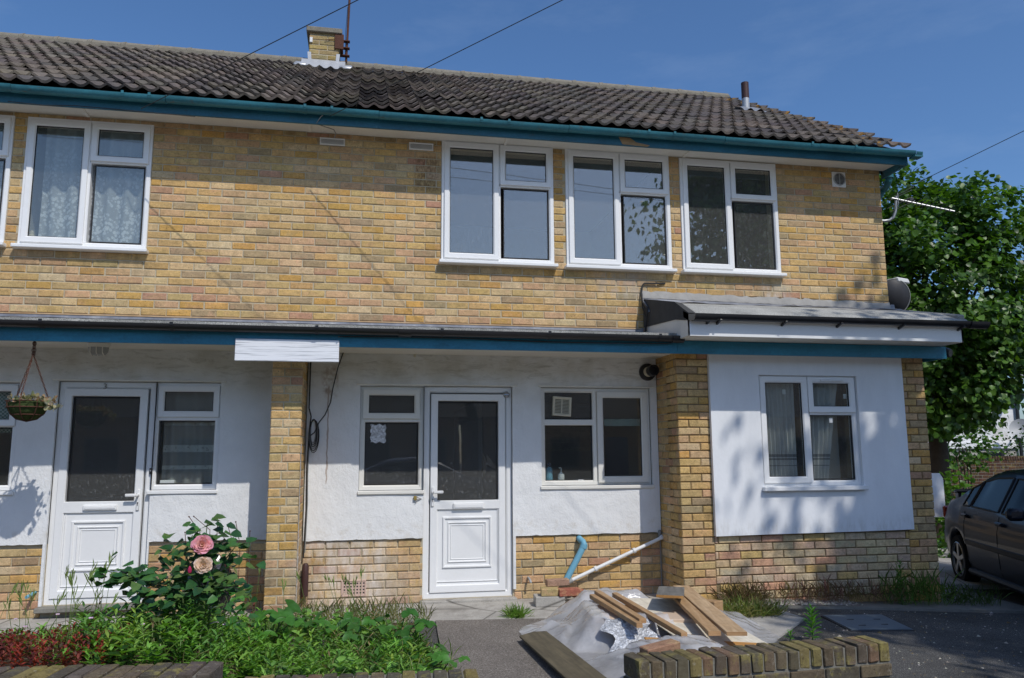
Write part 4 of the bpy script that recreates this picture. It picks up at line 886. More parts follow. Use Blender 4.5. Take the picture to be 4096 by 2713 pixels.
m = MB(); m.lathe([(.024, -.03), (.028, .03)], pa, pb_-pa, 14); part('collar', m, 'grey_plastic', ov)
m = MB(); m.tube([(4.835, .02, .205), (4.835, -.06, .20), (4.84, -.085, .185), (4.845, -.095, .165)], .011, 10); part('outlet_pipe', m, 'grey_plastic', H)
q = at(140, 2370, -.0); m = MB(); m.tube([(q.x, .02, q.z), (q.x-.02, -.13, q.z-.02)], .014, 10); part('outlet_pipe', m, 'blue_pipe', H)
m = MB(); m.tube([(6.207, -.025, .06), (6.205, -.025, .6)], .006, 6); m.cbox(6.185, 6.215, -.045, -.02, .55, .63, .006); part('service_cable', m, 'cable_grey', H)
m = MB(); m.lathe([(.0, .15), (.018, .147), (.03, .125), (.031, 0), (.031, -.15), (.0, -.15)], (PX1+.045, -.055, .26), (0, 0, 1), 14); part('pipe_cover', m, 'brown_plastic', H)
# cables on the wing wall
cb = thing('cable_bundle', (PX1+.03, -.03, 1.6), 'loose black cable coil hanging beside the brick wing wall', 'cable')
def wire(name, pts, r, mat, parent, seg=6):
    m = MB(); m.tube(pts, r, seg); return part(name, m, mat, parent)
wx = PX1+.022
wire('drop', [(wx+.01, -.03, 2.40), (wx+.008, -.03, 1.85), (wx+.03, -.04, 1.77), (wx+.02, -.03, 1.65), (wx+.005, -.03, 1.3), (wx+.012, -.03, .9), (wx, -.03, .45)], .006, 'cable', cb)
wire('drop', [(wx+.02, -.03, 1.6), (wx+.016, -.03, 1.2), (wx+.022, -.03, .95), (wx+.012, -.03, .5)], .004, 'cable_grey', cb)
for k in range(6):
    w_ = .030+.006*k; h_ = .115+.008*k; c_ = 1.63-.01*k
    wire('coil', [(wx+.045+.3*w_+w_*math.cos(a)*.8, -.035-.004*k, c_+h_*math.sin(a)) for a in np.linspace(0, 2*math.pi, 18)], .0035 if k % 2 else .0045, 'cable' if k % 3 else 'cable_grey', cb)
p0 = at(1373, 1411, -.06); pts = [p0, at(1352, 1470, -.05), at(1330, 1560, -.04), at(1322, 1610, -.04), at(1300, 1660, -.04), at(1276, 1690, -.04), at(1258, 1730, -.04), at(1235, 1748, -.04)]
wire('swag', pts, .005, 'cable', cb)
for (px, py) in ((1373, 1411), (1660, 1416)):
    q = at(px, py, -.04); m = MB(); m.lathe([(0, 0), (.012, 0), (.014, .035), (0, .035)], (q.x, -.02, q.z-.03), (0, -.2, 1), 10); part('cable_clip', m, 'cream_plastic', H)
rc = thing('roof_cable', (6.1, -.03, 3.0), 'black cable looping over the wall above the bay roof flashing', 'cable')
wire('cable', [(6.36, -.008, 3.205), (6.28, -.02, 3.20), (6.12, -.02, 3.195), (6.10, -.02, 3.17), (6.085, -.02, 3.08), (6.085, -.06, 2.98), (6.09, -.17, 2.90), (6.085, -.19, 2.84), (6.085, -.12, 2.72), (6.09, -.10, 2.66)], .009, 'cable', rc)
wire('cable', [(6.095, -.03, 3.0), (6.08, -.05, 2.93), (6.10, -.10, 2.82), (6.105, -.08, 2.67)], .006, 'cable', rc)
wire('cable', [(2.98, -.905, 2.415)]+[(x, -.862+.008*math.sin(3*x), 2.425+.008*math.sin(2.1*x)) for x in np.linspace(3.02, 6.0, 18)]+[(6.1, -.86, 2.44), (6.13, -.85, 2.5)], .005, 'cable', rc)
m = MB(); m.tube([(0.0, -.40, 4.57), (.3, -.40, 4.557), (.55, -.40, 4.575), (1.1, -.40, 4.562), (1.6, -.40, 4.55)], .004, 6); part('eaves_cable', m, 'cable', H)
m = MB(); m.tube([(2.92, -.45, 4.71), (2.82, -.46, 4.69), (2.74, -.40, 4.63), (2.70, -.37, 4.575), (2.86, -.20, 4.60), (2.88, -.10, 4.60), (2.86, -.02, 4.59)], .005, 6); part('eaves_cable', m, 'cable_grey', H)
m = MB(); m.tube([at(1530, 1968, -.0)+Vector((0, 0, -.0)), at(1660, 2000, -.02)], .004, 6) if False else None
# key safe padlock below the sill
kq = at(1661, 1992, -.03); pk = thing('padlock', (kq.x, -.03, kq.z), 'small brass padlock hanging under the sill left of the white door', 'padlock')
m = MB(); m.cbox(kq.x-.016, kq.x+.014, -.045, -.02, kq.z-.02, kq.z+.018, .004); part('body', m, 'brass', pk)
m = MB(); m.tube([(kq.x+.01, -.032, kq.z+.01), (kq.x+.04, -.03, kq.z-.005), (kq.x+.06, -.02, kq.z-.01), (kq.x+.02, -.03, kq.z-.02), (kq.x, -.03, kq.z-.05)], .004, 6); part('cord', m, 'cable_grey', pk)
# round lamp at the door head
q = at(2027, 1579, -.005); m = MB(); m.lathe([(.03, 0), (.034, .012), (.03, .02), (0, .02)], (q.x, .022, q.z), (0, -1, 0), 18); dl = part('door_lamp', m, 'grey_plastic', H)
m = MB(); m.lathe([(.026, .0205), (.018, .027), (0, .03)], (q.x, .022, q.z), (0, -1, 0), 18); part('lens', m, 'mirror_glass', dl)
# ---------------------------------------------------------------- things hung on the house
s0, s1 = at(942, 1360, -.85), at(1355, 1451, -.85)
m = MB(); m.cbox(s0.x, s1.x, -.862, -.835, s1.z+.002, s0.z+.012, .004); single('sign_board', m, 'sign_white', 'long white sign board with grey smears fixed under the black gutter', 'sign')
lx = at(388, 1380, -.45).x; bl = thing('bulkhead_light', (lx, -.40, 2.385), 'grey bulkhead lamp on the porch ceiling above door 3', 'lamp')
m = MB(); m.lathe([(0, 0), (.092, 0), (.096, .02), (.09, .035)], (lx, -.40, 2.384), (0, 0, -1), 20); m.v = [(x, -.40+(y_+.40)*.65, z) for x, y_, z in m.v]; part('base', m, 'soffit_white', bl)
m = MB(); m.lathe([(.084, .034), (.08, .075), (.06, .10), (0, .108)], (lx, -.40, 2.384), (0, 0, -1), 20); m.v = [(x, -.40+(y_+.40)*.65, z) for x, y_, z in m.v]; part('globe', m, 'grey_plastic', bl)
m = MB()
for a in (-.05, 0, .05): m.tube([(lx+a-.03*(a > 9), -.465, 2.355), (lx+a, -.46, 2.30), (lx+a, -.40, 2.272), (lx+a, -.34, 2.30), (lx+a, -.335, 2.355)], .004, 6)
part('guard', m, 'soffit_white', bl)
# hanging basket
HB = at(112, 1606, -.74); hx, hz = HB.x, HB.z
hb = thing('hanging_basket', (hx, -.74, hz-.16), 'wire hanging basket of dry pinkish succulents on rusty chains by door 3', 'basket')
m = MB()
for (r_, dz) in ((.16, 0), (.152, -.05), (.115, -.11)): m.tube([(hx+r_*math.cos(a), -.74+r_*math.sin(a), hz+dz) for a in np.linspace(0, 2*math.pi, 25)], .0045, 6)
for k in range(8):
    a = k*math.pi/4; m.tube([(hx+r_*math.cos(a), -.74+r_*math.sin(a), hz+dz) for r_, dz in ((.16, 0), (.156, -.04), (.13, -.10), (.08, -.145), (0, -.165))], .004, 5)
part('wire_frame', m, 'rust_steel', hb)
m = MB(); m.lathe([(.0, -.16), (.075, -.14), (.122, -.10), (.146, -.05), (.15, -.015), (.10, .0), (0, .01)], (hx, -.74, hz), (0, 0, 1), 20); m.v = [(x+random.uniform(-.006, .006), y_+random.uniform(-.006, .006), z) for x, y_, z in m.v]; part('moss_liner', m, 'moss', hb)
m = MB(); top = Vector((hx+.01, -.74, 2.24)); hk = Vector((hx+.012, -.74, 2.386))
def chain(a, b, r=.009, step=.026):
    a, b = Vector(a), Vector(b); n = max(2, int((b-a).length/step)); d = (b-a).normalized(); u = d.orthogonal().normalized(); w = d.cross(u)
    for i in range(n):
        c = a.lerp(b, (i+.5)/n); s_ = u if i % 2 else w
        m.tube([c+d*math.cos(t)*step*.62+s_*math.sin(t)*r for t in np.linspace(0, 2*math.pi, 7)], .0028, 4)
for k in range(3): a = .5+k*2*math.pi/3; chain((hx+.155*math.cos(a), -.74+.155*math.sin(a), hz), top, .006)
for dx in (-.008, .002, .012): chain(top+Vector((dx, 0, -.01)), hk+Vector((dx*.4, 0, -.015)), .009)
m.tube([hk+Vector((0, 0, -.02)), hk+Vector((.006, 0, 0)), hk+Vector((0, 0, .01))], .003, 5); part('chain', m, 'rust_steel', hb)
# leaf shapes ----------------------------------------------------------------
def leafset(P, D, Nn, Ls, Ws, C, fold=.18, curl=.15, shape='lance'):
    """P base, D direction, Nn up normal, Ls length, Ws width; 8-vertex leaves, 6 faces as tris -> arrays"""
    P, D, Nn = map(lambda a: np.asarray(a, float), (P, D, Nn)); n = len(P)
    D /= np.linalg.norm(D, axis=1)[:, None]+1e-9; Sd = np.cross(D, Nn); Sd /= np.linalg.norm(Sd, axis=1)[:, None]+1e-9; U = np.cross(Sd, D)
    tb = {'lance': [(0, 0), (.35, .5), (.72, .36), (1, 0)], 'heart': [(0, 0), (.22, .56), (.62, .46), (1, 0)], 'round': [(0, 0), (.3, .6), (.78, .52), (1, 0)], 'blade': [(0, .25), (.35, .5), (.75, .35), (1, 0)]}[shape]
    pts = [(tb[0][0], 0, 0), (tb[1][0], tb[1][1], fold), (tb[1][0], 0, 0), (tb[1][0], -tb[1][1], fold), (tb[2][0], tb[2][1], fold*.8-curl*.5), (tb[2][0], 0, -curl*.5), (tb[2][0], -tb[2][1], fold*.8-curl*.5), (1, 0, -curl)]
    L = np.asarray(Ls)[:, None]; Wd = np.asarray(Ws)[:, None]; V = np.empty((n, 8, 3))
    for k, (a, b, c) in enumerate(pts): V[:, k] = P+D*L*a+Sd*Wd*b+U*(Wd*c if k in (1, 3) else L*.5*c)
    f = np.array([(0, 2, 1), (0, 3, 2), (1, 2, 5), (1, 5, 4), (2, 3, 6), (2, 6, 5), (4, 5, 7), (5, 6, 7)])
    Fa = (f[None]+np.arange(n)[:, None, None]*8).reshape(-1, 3); Ca = np.repeat(np.asarray(C, float), 8, axis=0)
    return V.reshape(-1, 3), Fa, Ca
def merge(sets):
    V, Fc, C, o = [], [], [], 0
    for v, f, c in sets: V.append(v); Fc.append(f+o); C.append(c); o += len(v)
    return np.concatenate(V), np.concatenate(Fc), np.concatenate(C)
def rdir(n, up=0.0, spread=1.0):
    d = rng.normal(size=(n, 3))*spread; d[:, 2] += up; return d/np.linalg.norm(d, axis=1)[:, None]
def rcol(n, cols, v=.2):
    cols = np.asarray(cols); c = cols[rng.integers(0, len(cols), n)]; return np.clip(c*(1+rng.uniform(-v, v, (n, 1)))*(1+rng.uniform(-.07, .07, (n, 3))), .003, 1)
n = 150; a = rng.uniform(0, 6.28, n); r_ = .17*np.sqrt(rng.uniform(0, 1, n)); P = np.stack([hx+.03+r_*np.cos(a)*1.05, -.74+r_*np.sin(a), hz+.0+.03*rng.uniform(-.4, 1.3, n)], 1); P[:30, 0] = hx+.14+.09*rng.uniform(0, 1, 30); P[:30, 2] = hz-.02+.05*rng.uniform(-1, .5, 30)
V = leafset(P, rdir(n, .8), rdir(n, .3), rng.uniform(.025, .05, n), rng.uniform(.018, .03, n), rcol(n, [(.40, .26, .17), (.42, .36, .22), (.30, .28, .22), (.16, .18, .10)]), shape='round')
link('succulent', arr_mesh('succulent', *V, 'petal'), hb)['kind'] = 'stuff'
# ---------------------------------------------------------------- aerials and dish
mb_ = at(1384, 252, 3.45); mt_ = at(1398, 0, 3.45); dv = (mt_-mb_).normalized()
am = thing('aerial_mast', (mb_.x, 3.45, mb_.z), 'rusty aerial pole bracketed to the right side of the chimney', 'aerial')
m = MB(); m.tube([mb_, mt_+dv*.75], .017, 10); part('mast', m, 'rust_steel', am)
m = MB()
for dz in (.10, .22, .33): m = MB(); m.cbox(KX1-.03, mb_.x+.05, 3.40, 3.47, mb_.z+dz-.008, mb_.z+dz+.008, .003); part('clamp', m, 'rust_steel', am)
m = MB()
m.cbox(KX1-.06, KX1+.07, 3.235, 3.255, mb_.z+.10, mb_.z+.33, .004); m.cbox(KX1+.02, KX1+.06, 3.25, 3.45, mb_.z+.12, mb_.z+.16, .004); m.tube([(KX1-.2, 3.24, mb_.z+.22), (KX1, 3.24, mb_.z+.26)], .006, 5); part('bracket', m, 'rust_steel', am)
bt = mt_+dv*.62; m = MB(); m.tube([bt-Vector((.25, 0, 0)), bt+Vector((.9, -.3, .02))], .011, 8)
for k in range(9): c_ = bt+Vector((.12*k-.2, -.04*k+.06, .003*k)); m.tube([c_+Vector((.05, .15, 0)), c_-Vector((.05, .15, 0))], .004, 5)
part('antenna', m, 'alu', am)
m = MB(); m.tube([mb_+dv*.9+Vector((-.02, 0, 0)), mb_+dv*.5+Vector((-.03, 0, 0)), mb_+dv*.1+Vector((-.02, -.01, 0)), mb_+Vector((.03, -.02, -.1)), mb_+Vector((.12, -.05, -.18))], .004, 5); part('coax', m, 'cable', am)
ga = thing('tv_aerial', (9.08, .35, 4.0), 'grey television aerial on a bent arm at the right gable', 'aerial')
g0 = at(3530, 884, .35); g1 = at(3585, 850, .30); g2 = at(3585, 786, .30)
m = MB(); m.tube([(9.03, .35, g0.z), (g0.x+.02, .35, g0.z), at(3558, 882, .33), at(3575, 868, .31), at(3582, 845, .30), g2], .018, 10); part('arm', m, 'alu', ga)
b0, b1 = at(3567, 793, .30), at(3818, 846, .1); m = MB(); m.tube([b0, b1], .010, 8); part('boom', m, 'alu', ga)
for k in range(10):
    c_ = b0.lerp(b1, .25+.075*k); m = MB(); m.tube([c_+Vector((.03, .12, .015)), c_-Vector((.03, .12, -.015))], .005, 6); m.cbox(c_.x-.006, c_.x+.006, c_.y-.008, c_.y+.008, c_.z+.004, c_.z+.02, .002); part('element', m, 'dark_metal', ga)
m = MB(); c_ = b0.lerp(b1, .1)
for dz in (-.07, -.035, .035, .07): m.tube([c_+Vector((-.02+abs(dz), .22, dz*1.2)), c_+Vector((-.02+abs(dz), -.22, dz*1.2))], .004, 5)
m.tube([c_+Vector((0, 0, -.09)), c_+Vector((.0, 0, .09))], .006, 6); part('reflector', m, 'alu', ga)
m = MB(); m.cbox(c_.x+.12, c_.x+.18, c_.y-.05, c_.y+.03, c_.z-.03, c_.z+.02, .006); part('dipole_box', m, 'dark_metal', ga)
DC = at(3570, 1190, .62); sd = thing('satellite_dish', (9.12, .6, 2.95), 'dark oval satellite dish standing behind the right corner above the bay roof', 'dish')
nd = Vector((.35, .93, .30)).normalized(); ux = nd.cross(Vector((0, 0, 1))).normalized(); uy = ux.cross(nd); m = MB(); P = []
for i in range(9):
    r_ = i/8; P.append([tuple(DC+ux*(.20*r_*math.cos(a))+uy*(.225*r_*math.sin(a))+nd*(.075*(r_*r_-1))) for a in np.linspace(0, 2*math.pi, 33)])
m.grid(P); part('reflector', m, 'dark_metal', sd)
m = MB(); m.tube([DC+ux*(.202*math.cos(a))+uy*(.227*math.sin(a)) for a in np.linspace(0, 2*math.pi, 33)], .006, 6); part('rim', m, 'grey_plastic', sd)
fc = DC-uy*.20; m = MB(); m.obox(fc-ux*.04-nd*.10, ux*.08, nd*.12, uy*.07, None, .008); m.tube([fc-nd*.08, fc-nd*.10-uy*.10, Vector((9.08, .55, 2.72)), Vector((9.03, .50, 2.74))], .02, 8); m.tube([fc-ux*.03, fc+nd*.30+ux*.02], .012, 6); part('mount', m, 'black_plastic', sd)
m = MB(); m.lathe([(.03, -.05), (.03, .05)], fc-nd*.09, ux, 14, caps=True); part('knob', m, 'black_plastic', sd)
m = MB(); q0 = at(3605, 1116, .55); m.obox(q0+Vector((-.06, -.02, -.04)), (.17, .0, -.02), (0, .09, 0), (-.02, 0, .06), None, .012); part('lnb_cover', m, 'white_plastic', sd)
m = MB(); m.tube([fc-nd*.05+ux*.02, fc-uy*.12+Vector((.1, 0, 0)), fc-uy*.18+Vector((.02, -.05, 0)), Vector((9.1, .3, 2.86))], .006, 6); part('lead', m, 'cable', sd)
# overhead wires to a pole across the street
POLE = C0+Vector((.86879, -.25266, .42588))*15.5
pole = thing('telegraph_pole', (POLE.x, POLE.y, -.2), 'timber telegraph pole across the street carrying the overhead wires', 'pole')
m = MB(); m.tube([(POLE.x, POLE.y, -.3), (POLE.x, POLE.y, POLE.z+.3)], [.14, .10], 14); part('shaft', m, 'bark', pole)
m = MB(); m.cbox(POLE.x-.5, POLE.x+.5, POLE.y-.05, POLE.y+.05, POLE.z-.05, POLE.z+.03, .01); part('crossarm', m, 'bark', pole)
def sagwire(name, a, b, sag, label):
    a, b = Vector(a), Vector(b); m = MB(); m.tube([a.lerp(b, t_)-Vector((0, 0, sag*4*t_*(1-t_))) for t_ in np.linspace(0, 1, 41)], .004, 6)
    return single(name, m, 'cable', label, 'wire', 'overhead wires')
W1 = Vector((1.138, -.46, 4.562)); W2 = Vector((2.833, -.47, 4.62)); W3 = at(3560, 785, .2)
sagwire('overhead_wire', W1, POLE, .0, 'overhead wire running down past the chimney to the gutter above the lace window')
sagwire('overhead_wire', W2, POLE, .0, 'overhead wire meeting the gutter right of the chimney above the two wall vents')
sagwire('overhead_wire', W3, POLE, .0, 'overhead wire in front of the tree reaching the right gable')
# ---------------------------------------------------------------- garden walls
def garden_wall(name, A, B, ztop, label, rows=3, zbot=-.25, rightflat=0):
    A, B = Vector((*A, 0)), Vector((*B, 0)); u = (B-A).normalized(); nrm = Vector((u.y, -u.x, 0)); L = (B-A).length; Z = Vector((0, 0, 1))
    w = thing(name, ((A.x+B.x)/2, (A.y+B.y)/2, 0), label, 'wall', 'low garden walls'); D = .205
    m = MB(); m.obox(A+nrm*.011+u*.010+Z*zbot, u*(L-.02), nrm*(D-.022), Z*(ztop-zbot-.012)); part('mortar_core', m, 'mortar_old', w)
    n = int(round(L/.0745)); st = L/n
    for k in range(n):
        j = lambda a: random.uniform(-a, a); m = MB(); h = .1+j(.003)
        m.obox(A+u*(k*st+.004+j(.0015))+nrm*j(.004)+Z*(ztop-h+j(.003)), u*(st-.010+j(.002))+Z*j(.002), nrm*(D+j(.006)), Z*h, pick(PALO), .003+random.random()*.006); m.v = [(x+j(.003), y_+j(.003), z+j(.003)) for x, y_, z in m.v]; part('coping_brick', m, 'brick_old', w)
    for r in range(rows):
        z = ztop-.113-.075*r-.065; off = -.1125 if r % 2 else 0; k = 0
        while off < L:
            a0, a1 = max(0, off), min(L, off+.215); off += .225
            if a1-a0 < .04: continue
            m = MB(); m.obox(A+u*a0+nrm*random.uniform(-.003, .003)+Z*z, u*(a1-a0), nrm*(D+random.uniform(-.004, .004)), Z*.065, pick(PALO), .004); part('brick', m, 'brick_old', w)
    return w
garden_wall('garden_wall', (4.615, -3.55), (6.165, -3.425), .32, 'mossy low brick wall at the lower right in front of the timber heap', 4)
garden_wall('garden_wall', (-.6, -3.70), (2.635, -4.05), .50, 'higher low brick wall at the lower left in front of the red ground cover', 2)
garden_wall('garden_wall', (2.66, -3.62), (3.80, -3.705), .325, 'lower brick edging wall in front of the green weeds beside the path', 2)
# ---------------------------------------------------------------- loose bricks by the wall
def loose(o, u, v, h, mat, col, label, name='loose_brick', cat='brick'):
    m = MB(); m.obox(o, u, v, h, col, .005); return single(name, m, mat, label, cat, 'loose bricks at the foot of the wall')
loose((4.81, -.46, .003), (.27, -.03, 0), (.02, .20, 0), (0, 0, .09), 'concrete', (.3, .3, .3), 'grey concrete block under the loose bricks at the plinth', 'concrete_block', 'block')
loose((4.865, -.45, .095), (.16, -.015, 0), (.03, .17, 0), (0, 0, .065), 'brick', (.46, .36, .17), 'yellow loose brick at the left end on the concrete block')
loose((5.03, -.50, .094), (.215, .02, 0), (-.01, .10, 0), (0, 0, .065), 'brick', (.36, .12, .08), 'red loose brick lying in front of the blue waste pipe')
loose((4.95, -.34, .161), (.215, .0, .005), (.0, .10, 0), (0, 0, .06), 'brick', (.40, .25, .18), 'pinkish loose brick on top of the small brick pile')
loose((5.21, -.40, .06), (.12, .03, 0), (-.04, .16, 0), (0, 0, .065), 'brick', (.34, .11, .075), 'short red brick beside the bottom of the blue pipe')
m = MB(); m.lathe([(.055, .0), (.07, .07), (.062, .07), (.05, .01)], (5.17, -.16, .03), (0, 0, 1), 16); part('gully', m, 'grey_plastic', H)
# ---------------------------------------------------------------- timber heap under plastic film
def board(o, u, v, h, mat, label, name='timber_board', ch=.003, endmat=None):
    o, u, v, h = map(Vector, (o, u, v, h)); t_ = thing(name, o+(u+v)/2, label, 'board', 'timber boards on the heap')
    ang = math.atan2(u.y, u.x); m = MB(); m.obox(o, u, v, h, None, ch); c = o; ca, sa = math.cos(-ang), math.sin(-ang)
    m.v = [(c.x*0+(x-c.x)*ca-(y_-c.y)*sa, (x-c.x)*sa+(y_-c.y)*ca, z-c.z) for x, y_, z in m.v]
    ob = link('plank', m.mesh('plank', mat), t_); ob.location = Vector(c)-woff(t_); ob.rotation_euler.z = ang
    if endmat:
        d = u.normalized(); m = MB(); m.obox(o+u-d*.001+v*.01+h*.02, d*.003, v*.98, h*.96); part('end_grain', m, endmat, t_)
    return t_
BX = thing('flat_pack_box', (5.35, -1.75, 0), 'pale peach carton under the plastic film in the heap', 'box')
m = MB(); m.obox((4.97, -1.47, .0), (.95, -.16, -.02), (-.06, -.55, 0), (0, 0, .20), None, .006); part('carton', m, 'card_box', BX)
m = MB(); m.obox((4.96, -1.46, .202), (.10, -.0, 0), (-.06, -.56, 0), (0, 0, .002)); part('lid_edge', m, 'wood_white', BX)
m = MB(); P = []
for i in range(15):
    P.append([(4.93+.34*i/14+.04*math.sin(j*.9), -2.06-.42*j/14-.06*i/14, .185*(1-(j/14)**1.6)+.01*math.sin(i*1.1+j)+.02) for j in range(15)])
m.grid(P); single('insulation_foil', m, 'foil', 'glittering silver bubble insulation sheet hanging over the front of the heap', 'insulation')
# film drape
def hfun(x, y):
    h = 0.0
    def sup(cx, cy, a, lx, ly, z, k):
        ca, sa = math.cos(a), math.sin(a); dx, dy = (x-cx)*ca+(y-cy)*sa, -(x-cx)*sa+(y-cy)*ca
        d = math.hypot(max(0, abs(dx)-lx), max(0, abs(dy)-ly)); return z*max(0, 1-d/(k*1.25))**1.15
    h = max(h, sup(5.42, -1.83, -.16, .48, .29, .222, .22)); h = max(h, sup(5.30, -1.22, -.1, .22, .06, .255, .30)); h = max(h, sup(4.80, -1.75, .2, .10, .10, .11, .25))
    h = max(h, sup(5.2, -2.75, .1, .3, .12, .15, .22)); h = max(h, sup(5.8, -1.5, -.3, .25, .1, .15, .3))
    return h
def fold(x, y):
    r_ = math.hypot(x-5.0, y+1.45); a = math.atan2(y+1.45, x-5.0)
    rid = lambda t: 1-2*abs(math.sin(t))**.7
    return .020*min(1, r_*1.5)*rid(6.5*a+1.1*math.sin(3*r_))+.011*min(1, r_)*rid(13*a+4*r_+math.sin(6*x))+.005*rid(15*x+9*y+2*math.sin(7*y))
def drape(name, outline, label, step=.02, lift=.012, seed=0):
    xs = [p[0] for p in outline]; ys = [p[1] for p in outline]
    def inside(x, y):
        c = False; n = len(outline)
        for i in range(n):
            (x1, y1), (x2, y2) = outline[i], outline[(i+1) % n]
            if (y1 > y) != (y2 > y) and x < (x2-x1)*(y-y1)/(y2-y1)+x1: c = not c
        return c
    X = np.arange(min(xs), max(xs), step); Y = np.arange(min(ys), max(ys), step); idx = {}; m = MB(); vs = []; fs = []
    for i, x in enumerate(X):
        for j, y in enumerate(Y):
            if inside(x, y): idx[i, j] = len(vs); vs.append((x, y, max(.004, hfun(x, y)+fold(x+seed, y))+lift))
    for (i, j), a in idx.items():
        q = [(i, j), (i+1, j), (i+1, j+1), (i, j+1)]
        if all(k in idx for k in q): fs.append(tuple(idx[k] for k in q))
    m.add(vs, fs); m.sm = True; o = single(name, m, 'film', label, 'plastic sheet', 'plastic film on the heap'); return o
drape('plastic_film', [(4.43, -1.55), (4.50, -1.30), (4.75, -1.05), (4.95, -.80), (5.15, -.68), (5.40, -.72), (5.62, -.95), (5.75, -1.25), (5.55, -1.45), (5.35, -1.42), (5.12, -1.52), (5.02, -1.75), (5.02, -2.05), (5.08, -2.6), (4.95, -3.25), (4.72, -3.35), (4.60, -2.7), (4.52, -2.1)], 'clouded plastic film draped over the left and back of the heap')
drape('plastic_film', [(5.02, -2.18), (5.14, -2.02), (5.42, -2.02), (5.50, -2.32), (5.62, -2.82), (5.45, -3.25), (4.98, -3.25), (4.94, -2.7)], 'crumpled plastic film on the front of the heap above the mossy wall', lift=.03, seed=3)
drape('plastic_film', [(5.85, -1.30), (6.05, -1.15), (6.28, -1.22), (6.42, -1.6), (6.35, -2.1), (6.15, -2.35), (5.8, -2.5), (5.75, -1.9)], 'flat end of plastic film on the concrete right of the boards', lift=.015, seed=6)
board((4.39, -1.80, .04), (.05, -1.60, .02), (.215, .12, .015), (0, 0, .016), 'wood_dark', 'long dark stained board lying along the left edge of the film', endmat='wood_edge')
board((5.045, -1.43, .235), (.045, -1.0, -.03), (.045, .0, 0), (0, 0, .035), 'wood', 'narrow brown batten lying leftmost on the heap', endmat='wood_edge')
board((5.095, -1.40, .262), (.03, -.99, -.035), (.052, .0, 0), (0, 0, .032), 'wood', 'second brown batten from the left on the heap, on top of its neighbour', endmat='wood_edge')
board((5.24, -1.42, .238), (.075, -1.25, -.06), (.048, .01, 0), (0, 0, .036), 'wood', 'brown batten beside the edge of the pale white panel', endmat='wood_edge')
board((5.28, -1.45, .226), (.10, -1.32, -.12), (.62, .02, -.04), (0, 0, .012), 'wood_white', 'pale white laminate panel under the two long boards', 'laminate_sheet', endmat='wood_orange')
board((5.16, -2.38, .12), (.95, -.30, -.03), (-.02, -.12, -.01), (0, 0, .014), 'wood_orange', 'thin orange edged strip lying across under the white panel', 'timber_strip')
board((5.66, -1.38, .285), (-.215, -.50, .02), (.185, -.10, .0), (0, 0, .020), 'wood_grey', 'short grey weathered board with an orange sawn end', endmat='wood_orange')
board((5.74, -1.28, .252), (-.245, -1.42, -.06), (.085, -.012, 0), (0, 0, .030), 'wood', 'long brown plank left of the plywood plank on the right of the heap', endmat='wood_edge')
board((5.84, -1.24, .256), (-.235, -1.50, -.06), (.135, -.03, 0), (0, 0, .026), 'wood_ply', 'long wide plywood plank on the right of the heap', endmat='wood_edge')
m = MB(); m.obox((5.80, -1.10, .01), (.25, -.5, .03), (.10, .05, 0), (0, 0, .16), None, .006); single('timber_offcut', m, 'wood', 'brown offcut block propping the long planks', 'block')
loose((4.86, -3.28, .20), (.215, .03, .03), (-.02, .10, 0), (0, 0, .065), 'brick', (.36, .2, .13), 'brown brick holding down the film behind the mossy wall')
# ---------------------------------------------------------------- inspection cover in the drive
mh = thing('manhole_cover', (7.42, -1.6, 0), 'blue grey steel inspection cover set in the dark driveway', 'cover')
z_ = gz(7.4, 0)+.012; m = MB(); c4 = [Vector((7.17, -1.30, z_)), Vector((7.80, -1.25, z_-.03)), Vector((7.66, -1.86, z_-.03)), Vector((7.06, -1.90, z_))]
m.add(c4+[q-Vector((0, 0, .05)) for q in c4], [(0, 3, 2, 1), (0, 1, 5, 4), (1, 2, 6, 5), (2, 3, 7, 6), (3, 0, 4, 7)]); part('frame', m, 'dark_metal', mh)
cc = sum(c4, Vector())/4; m = MB(); c5 = [cc+(q-cc)*.955+Vector((0, 0, .007)) for q in c4]; m.add(c5+[q-Vector((0, 0, .006)) for q in c5], [(0, 3, 2, 1), (0, 1, 5, 4), (1, 2, 6, 5), (2, 3, 7, 6), (3, 0, 4, 7)]); part('plate', m, 'steel_cover', mh)
for f_ in ((.3, .35), (.75, .35), (.3, .75), (.7, .7)):
    q = c5[0].lerp(c5[1], f_[0]).lerp(c5[3].lerp(c5[2], f_[0]), f_[1]); m = MB(); m.cbox(q.x-.03, q.x+.03, q.y-.008, q.y+.008, q.z-.002, q.z+.004, .002); part('key_slot', m, 'dark_metal', mh)
